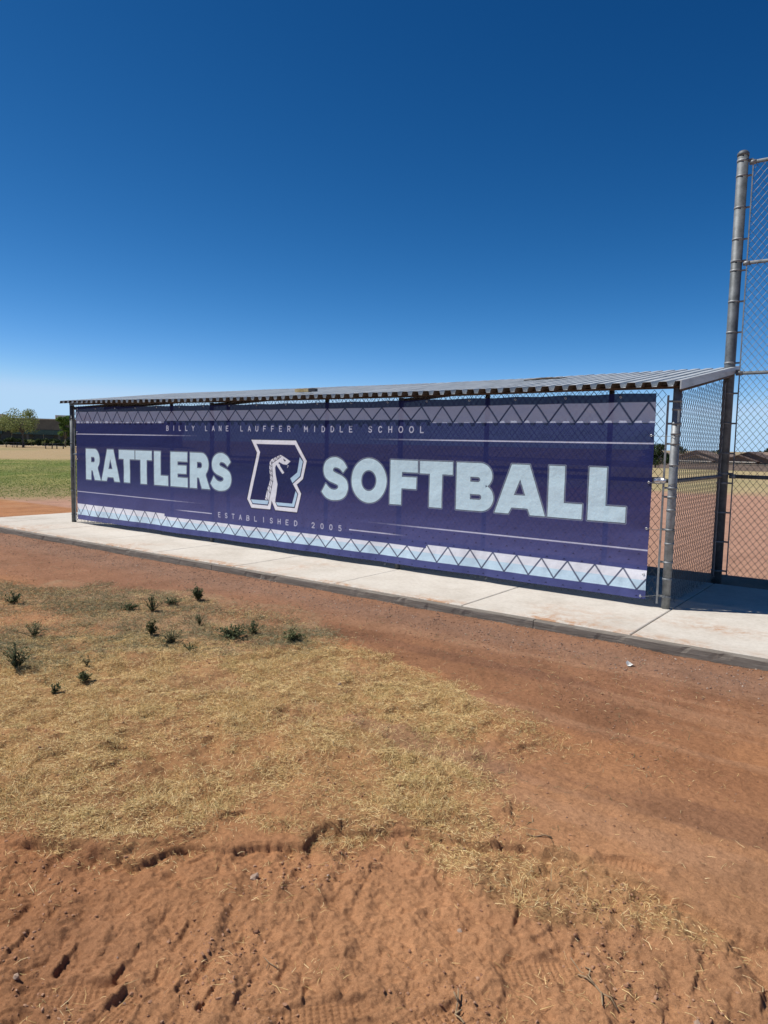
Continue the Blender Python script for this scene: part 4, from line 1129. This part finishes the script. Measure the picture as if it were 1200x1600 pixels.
twig([[(967, 1562), (955, 1551), (940, 1545), (930, 1533), (920, 1519), (908, 1503), (893, 1487)], [(940, 1545), (942, 1562)], [(930, 1533), (916, 1523), (903, 1517)], [(920, 1519), (923, 1508), (915, 1498)]], 'forked dry twig lying on the dirt near the bottom right', rad=.0032)
twig([[(862, 1311), (850, 1309), (836, 1309), (822, 1307)]], 'short straight brown stick at the top of the tyre track bank', rad=.0035)
twig([[(726, 1588), (720, 1578), (712, 1570), (716, 1556), (716, 1545)], [(712, 1570), (722, 1566)], [(716, 1558), (709, 1550)]], 'pale broken root sticking up by the bottom middle', rad=.0036, lift=.014)
twig([[(433, 1500), (420, 1490), (412, 1480)], [(420, 1490), (416, 1500)]], 'thin pale straw stalk fork in the left track', rad=.0016)
for (u, v, s, lab) in ((397, 1355, .020, 'flat reddish stone half sunk in the dirt left of centre'), (25, 1513, .013, 'pale round pebble at the lower left beside the shoe print'), (530, 1076, .013, 'rusty brown stone lying in the straw'), (1092, 1582, .016, 'light flat stone near the bottom right corner'), (719, 1440, .012, 'dark soil lump beside the right track')):
    p = P(u, v); rocks('stone', np.array([p[0]]), np.array([p[1]]), np.array([s]), mat_simple('stone_' + str(u), (.28, .18, .12), (.42, .31, .23), 30, .9), lab, .25)
    o = COL.objects[-1]; del o['kind']; o['category'] = 'stone'; o['group'] = 'single stones on the dirt'
    me = o.data; c0 = Vector((p[0], p[1], gz_(p)));
    for vv in me.vertices: vv.co -= c0
    o.location = c0

# ------------------------------------------------------------------ trees and shrubs
bark = mat_simple('bark', (.09, .075, .055), (.20, .17, .13), 9, .9, 0, .01, 25)


def leafcloud(cs, n, size, seed):
    g = np.random.default_rng(seed); V = []; cs = np.array(cs); wts = cs[:, 3] ** 2; idx = g.choice(len(cs), n, p=wts / wts.sum())
    d = g.normal(0, 1, (n, 3)); d /= np.linalg.norm(d, axis=1)[:, None]; rr = g.random(n) ** .45
    c = cs[idx, :3] + d * (rr * cs[idx, 3])[:, None] * np.array([1, 1, .8])
    a = g.normal(0, 1, (n, 3)); a /= np.linalg.norm(a, axis=1)[:, None]; b = np.cross(a, g.normal(0, 1, (n, 3))); b /= np.linalg.norm(b, axis=1)[:, None]
    s = size * g.uniform(.5, 1.3, n)[:, None]; V = np.stack([c - a * s, c + b * s * .45, c + a * s, c - b * s * .45], 1).reshape(-1, 3)
    return V, np.arange(n * 4).reshape(n, 4)


def tree(x, y, z, h, cw, seed, mtl, label, nleaf=2600, trunk_r=.14, base=.35, size=.16, group='trees far beyond the field', name='tree', cat='tree', blobs=26):
    r = random.Random(seed); root = empty(name, (x, y, z), label, cat, group); tm = MB(); fork = h * base
    tm.tube([(0, 0, 0), (r.uniform(-.1, .1), 0, fork * .5), (r.uniform(-.15, .15), r.uniform(-.1, .1), fork)], [trunk_r, trunk_r * .8, trunk_r * .65], 9)
    cs = []
    for i in range(blobs):
        a = r.uniform(0, 6.28); t = math.sqrt(r.random()) * cw / 2 * .82; f = r.random(); zz = fork + (h - fork) * (.12 + .76 * f) ; lim = cw / 2 * math.sqrt(max(.05, 1 - abs(f * 1.6 - .65) ** 2.2)); t = min(t, lim * .85)
        cx, cy = math.cos(a) * t, math.sin(a) * t; rad = cw * r.uniform(.10, .17); cs.append((cx, cy, zz, rad))
        if i < 12: tm.tube([(0, 0, fork * r.uniform(.75, 1)), (cx * .4, cy * .4, fork + (zz - fork) * .5), (cx, cy, zz)], [trunk_r * .38, trunk_r * .22, trunk_r * .07], 6)
    tm.build('trunk', bark, root); V, Q = leafcloud(cs, nleaf, size, seed); np_mesh('crown', V, Q, mtl, root); return root


olive_m = mat_island('olive_leaves', [(0, (.13, .16, .055)), (.5, (.22, .26, .09)), (1, (.34, .36, .15))], .7, .3)
leaf_m = mat_island('green_leaves', [(0, (.06, .12, .025)), (.5, (.11, .19, .04)), (1, (.18, .27, .07))], .65, .3)
dark_m = mat_island('dark_leaves', [(0, (.018, .035, .014)), (.5, (.035, .06, .02)), (1, (.07, .10, .035))], .7, .2)


def gp(u, depth):
    """ground point in direction u at a distance along the view"""
    d = DR(u, 690, depth); return d[0], d[1], float(terrain(np.array([d[0]]), np.array([d[1]]))[0])


x, y, z = gp(36, 113); tree(x, y, z, 5.9, 6.4, 3, olive_m, 'broad sparse olive green tree by the picnic tables, left of the dugout', 3600, .16, .40, .14, blobs=34)
x, y, z = gp(102, 128); tree(x, y, z, 5.7, 3.9, 5, leaf_m, 'bright green rounded tree partly hidden by the dugout left post', 5200, .15, .26, .16, blobs=30)
x, y, z = gp(-3, 120); tree(x, y, z, 5.2, 5.0, 8, olive_m, 'thin olive tree cut by the left edge of the photo', 2600, .12, .45, .14)
for i, (u, hgt, wd) in enumerate(((49, 1.35, 1.5), (69, 1.15, .95), (82, 1.0, 1.0), (101, 1.0, .9))):
    x, y, z = gp(u, 131 + i * .7)
    tree(x, y, z, hgt, wd, 60 + i, olive_m, ['small pale sapling under the gap between the two green trees', 'thin pale sapling before the dark hedge, second from the left', 'low pale sapling before the dark hedge, third from the left', 'pale sapling before the hedge nearest the dugout post'][i], 420, .03, .5, .07, 'saplings in front of the hedge', 'sapling', 'sapling', 10)
x, y, z = gp(1026, 98); tree(x, y, z, 3.6, 4.4, 12, dark_m, 'dark green bushy tree seen in the gap beside the banner right edge', 4200, .15, .22, .15)
for i, (u, dp) in enumerate(((1196, 236), (1208, 232), (1125, 240), (1062, 240))):
    x, y, z = gp(u, dp); tree(x, y, z, 5.2 + i % 2, 6, 30 + i, dark_m, ['dark tree rising behind the tan house roof at the right edge', 'dark tree just outside the right edge of the photo', 'distant low tree between the two brown roofs', 'distant dark tree behind the left brown roof'][i], 1500, .15, .3, .3)


# hedge row in front of the school
ax = np.array(gp(-60, 139)); bx = np.array(gp(170, 139)); hd = bx - ax; Lh = np.hypot(hd[0], hd[1]); hd /= Lh
r = random.Random(4); cs = []; hs = MB()
for i in range(int(Lh / .55)):
    t = i * .55; h = 1.42 + .14 * math.sin(t * .9) + r.uniform(-.08, .08)
    for k in range(4): cs.append((t, r.uniform(-.45, .45), r.uniform(.12, h - .28), .42))
V, Q = leafcloud(cs, 26000, .13, 500); root = empty('hedge', ax, 'long clipped dark green hedge in front of the school building', 'hedge')
root.rotation_euler[2] = math.atan2(hd[1], hd[0]); np_mesh('foliage', V, Q, dark_m, root)

# ------------------------------------------------------------------ school building
c0 = np.array(gp(60, 152)); vd = c0 - CAM; vd[2] = 0; vd /= np.linalg.norm(vd); ang = math.atan2(vd[1], vd[0]) - math.pi / 2
sch = empty('school_building', c0, 'long low dark school building with flat roof behind the hedge', 'building'); sch.rotation_euler[2] = ang
wallm = mat_simple('brown_stucco', (.13, .12, .095), (.18, .165, .13), 1.5, .9); teal = mat_simple('teal_panel', (.035, .085, .075), (.06, .12, .105), 2, .6)
capm = mat_simple('tan_parapet', (.45, .40, .31), (.55, .49, .39), 3, .9); glassd = mat_simple('dark_window', (.01, .012, .014), (.03, .034, .038), 3, .15); shade = mat_simple('dark_soffit', (.05, .048, .042), (.08, .075, .066), 3, .9)
mb = MB(); mb.box((-40, 2.2, 0), (30, 22, 5.55)); mb.build('wall', wallm, sch)
mb = MB(); mb.box((-40, -.2, 3.2), (30, 2.199, 5.35)); mb.build('canopy', wallm, sch)
mb = MB(); mb.box((-40.1, -.3, 5.351), (30.1, 22.1, 5.50 + .051)); mb.box((-40, 2.3, 5.552), (-6.2, 21.9, 6.3)); mb.build('parapet', capm, sch)
for k in range(12):
    xx = -38 + k * 6; mb = MB(); mb.box((xx - .2, -.1, 0), (xx + .2, .3, 3.199)); mb.build('column', wallm, sch)
for k in range(11):
    xx = -37 + k * 6; mb = MB(); mb.box((xx, 2.1, .9), (xx + 4, 2.21, 2.9)); w_ = mb.build('window', glassd, sch); mb = MB(); mb.box((xx + 1.95, 2.07, .9), (xx + 2.05, 2.099, 2.9)); mb.box((xx - .08, 2.07, .82), (xx + 4.08, 2.099, .9)); mb.build('frame', capm, w_)
for k in range(6):
    xx = -39 + k * 11.4; mb = MB(); mb.box((xx, -.32, 2.2), (xx + 9.5, -.22, 3.15)); mb.build('sunshade_panel', teal, sch)
for (xx, ww, hh) in ((-14, 2.2, .9), (3.5, 3.4, .75), (9, 1.8, .9), (-25, 3, 1.1)):
    mb = MB(); mb.box((xx, 8, 5.553), (xx + ww, 10.5, 5.55 + hh + .3)); mb.box((xx + .2, 7.9, 5.7), (xx + ww * .45, 7.999, 5.5 + hh)); mb.build('rooftop_unit', mat_simple('roof_unit', (.42, .40, .36), (.5, .48, .44), 3, .8), sch)
# pale path in front of the hedge
pa = np.array(gp(-160, 134)); pb = np.array(gp(260, 134)); dd = (pb - pa)[:2]; dd /= np.linalg.norm(dd); nn = np.array([-dd[1], dd[0]]); mb = MB()
pathm = mat_simple('pale_path', (.50, .46, .40), (.60, .56, .49), 1, .9)
mb.face([(*(pa[:2] - nn * 1.0), -.06), (*(pb[:2] - nn * 1.0), -.06), (*(pb[:2] + nn * 1.0), -.06), (*(pa[:2] + nn * 1.0), -.06)]); o = mb.build('path', pathm); tag(o, kind='structure')
mb = MB(); zt = float(terrain(np.array([0.]), np.array([88.]))[0])
gy = [(86, 86), (91, 91)]
for xa in range(-160, 80, 20): mb.face([(xa, 86, terrain(np.array([xa * 1.]), np.array([86.]))[0] + .05), (xa + 20, 86, terrain(np.array([xa + 20.]), np.array([86.]))[0] + .05), (xa + 20, 91.5, terrain(np.array([xa + 20.]), np.array([91.5]))[0] + .05), (xa, 91.5, terrain(np.array([xa * 1.]), np.array([91.5]))[0] + .05)])
o = mb.build('path', pathm); tag(o, kind='structure')

# ------------------------------------------------------------------ picnic tables
ptm = mat_simple('dark_coated_steel', (.02, .016, .02), (.05, .035, .04), 6, .6)
def picnic(u, dp, rot, label):
    x, y, z = gp(u, dp); r = empty('picnic_table', (x, y, z), label, 'picnic table', 'picnic tables on the dry grass'); r.rotation_euler[2] = rot
    mb = MB(); mb.box((-1.1, -.38, .72), (1.1, .38, .77)); mb.build('tabletop', ptm, r)
    for s in (-1, 1): mb = MB(); mb.box((-1.1, s * .62 - .13, .42), (1.1, s * .62 + .13, .46)); mb.build('bench', ptm, r)
    for s in (-1, 1):
        mb = MB(); mb.tube([(s * .75, -.6, 0), (s * .75, -.2, .72)], .04, 8); mb.tube([(s * .75, .6, 0), (s * .75, .2, .72)], .04, 8); mb.tube([(s * .75, -.66, .40), (s * .75, .66, .40)], .03, 8); mb.build('leg', ptm, r)


picnic(18, 112, ang + .1, 'dark picnic table left of the olive tree trunk, nearest the photo edge')
picnic(29, 111, ang - .2, 'dark picnic table touching the olive tree trunk on its left')
picnic(80, 106, ang + .05, 'dark picnic table midway between the olive tree and dugout')
picnic(90, 107, ang - .1, 'dark picnic table closest to the dugout left post')

# ------------------------------------------------------------------ neighbourhood on the right
blockm = mat_simple('block_wall_masonry', (.24, .18, .145), (.31, .24, .195), 2, .95)
WY = 172.0
bw = empty('block_wall', (-30, WY, -3.1), 'long tan masonry block wall along the far side of the field', 'wall')
mb = MB(); mb.box((-130, -.1, -.3), (130, .1, 1.8)); mb.build('wall_panel', blockm, bw); mb = MB(); mb.box((-130, -.16, 1.801), (130, .16, 1.86)); mb.build('coping', capm, bw)
roofmB = mat_simple('brown_roof_tiles', (.075, .045, .035), (.13, .085, .065), 3, .9); roofmT = mat_simple('tan_roof_tiles', (.17, .12, .09), (.25, .18, .14), 3, .9)
stA = mat_simple('tan_stucco', (.30, .225, .17), (.36, .275, .21), 2, .95); stB = mat_simple('brown_stucco_house', (.17, .115, .09), (.22, .15, .12), 2, .95); trimm = mat_simple('pale_trim', (.5, .46, .4), (.6, .55, .48), 3, .8)


def house(u, dp, W, D_, eave, rh, label, rm, wm, wing=None):
    x, y, z = gp(u, dp); z = -3.45; r = empty('house', (x, y, z), label, 'house', 'houses behind the block wall')
    mb = MB(); mb.box((-W / 2, -D_ / 2, 0), (W / 2, D_ / 2, eave)); mb.build('wall', wm, r)

    def gable(cx, cy, w_, d_, e, rh_, axis, nm='roof'):
        mb = MB(); o = .5; t = .18
        # ridge runs along y (axis 1) or x (axis 0)
        for s in (-1, 1):
            if axis: p = [(cx, cy - d_ / 2 - o, e + rh_), (cx + s * (w_ / 2 + o), cy - d_ / 2 - o, e - rh_ * o / (w_ / 2)), (cx + s * (w_ / 2 + o), cy + d_ / 2 + o, e - rh_ * o / (w_ / 2)), (cx, cy + d_ / 2 + o, e + rh_)]
            else: p = [(cx - w_ / 2 - o, cy, e + rh_), (cx - w_ / 2 - o, cy + s * (d_ / 2 + o), e - rh_ * o / (d_ / 2)), (cx + w_ / 2 + o, cy + s * (d_ / 2 + o), e - rh_ * o / (d_ / 2)), (cx + w_ / 2 + o, cy, e + rh_)]
            q = [(a, b, c + t) for a, b, c in p]; mb.face(p if s * (1 if axis else -1) > 0 else p[::-1]); mb.face(q[::-1] if s * (1 if axis else -1) > 0 else q)
            for i in range(4): mb.face([p[i], p[(i + 1) % 4], q[(i + 1) % 4], q[i]])
        rf = mb.build(nm, rm, r)
        mb = MB()
        if axis:
            a, b_ = [[(cx - w_ / 2, yy, e), (cx + w_ / 2, yy, e), (cx, yy, e + rh_ - .02)] for yy in (cy - d_ / 2, cy + d_ / 2)]
        else:
            a, b_ = [[(xx, cy - d_ / 2, e), (xx, cy + d_ / 2, e), (xx, cy, e + rh_ - .02)] for xx in (cx - w_ / 2, cx + w_ / 2)]
        mb.v = a + b_; mb.f = [(0, 2, 1), (3, 4, 5), (0, 1, 4, 3), (1, 2, 5, 4), (2, 0, 3, 5)]; mb.m = [0] * 5; mb.sm = [False] * 5
        mb.build('gable', wm, r); return rf
    gable(0, 0, W, D_, eave, rh, 1 if W < D_ * 1.15 else 0)
    if wing:
        wx, ww, wr = wing; mb = MB(); mb.box((wx - ww / 2, -D_ / 2 - 4, 0), (wx + ww / 2, -D_ / 2 - .001, eave - .15)); mb.build('wing_wall', wm, r); gable(wx, -D_ / 2 - 2, ww, 4.2, eave - .15, wr, 1, 'wing_roof')
        mb = MB(); mb.box((wx - ww / 2 - .4, -D_ / 2 - 4.6, eave - .5), (wx + ww / 2 + .4, -D_ / 2 - 4.52, eave - .22)); mb.build('fascia', trimm, r)
        for k in (-1, 0, 1):
            mb = MB(); mb.box((wx + k * ww * .3 - .7, -D_ / 2 - 4.05, .9), (wx + k * ww * .3 + .7, -D_ / 2 - 3.99, 2.2)); w2 = mb.build('window', glassd, r); mb = MB(); mb.box((wx + k * ww * .3 - .8, -D_ / 2 - 4.08, .78), (wx + k * ww * .3 + .8, -D_ / 2 - 4.0, .899)); mb.build('sill', trimm, w2)
    for k in (-1, 1):
        mb = MB(); mb.box((k * W * .33 - .7, -D_ / 2 - .05, 1), (k * W * .33 + .7, -D_ / 2 + .01, 2.2)); w2 = mb.build('window', glassd, r); mb = MB(); mb.box((k * W * .33 - .8, -D_ / 2 - .08, .88), (k * W * .33 + .8, -D_ / 2 - .0, .999)); mb.build('sill', trimm, w2)
    return r


house(1178, 190, 11, 13, 2.75, 2.1, 'dark brown gabled house with pale fascia behind the fence at right', roofmB, stB, (-1.5, 7.5, 1.35))
house(1097, 192, 12.5, 12, 2.75, 2.2, 'brown roofed house framed by the dugout side mesh', roofmT, stA, (1.0, 7, 1.2))
house(1136, 205, 9, 12, 2.7, 1.5, 'low tan house half hidden between the two brown gabled houses', roofmT, stA)
house(1226, 196, 14, 12, 2.9, 1.9, 'tan roofed house at the right edge of the photo', roofmT, stA, (2.5, 6, 1.3))
house(1045, 198, 12, 12, 2.8, 1.4, 'tan house behind the bushy tree beside the banner', roofmT, stA)
house(1300, 200, 13, 12, 2.8, 1.9, 'brown house beyond the right edge of the photo', roofmB, stB, (-2, 6, 1.2))
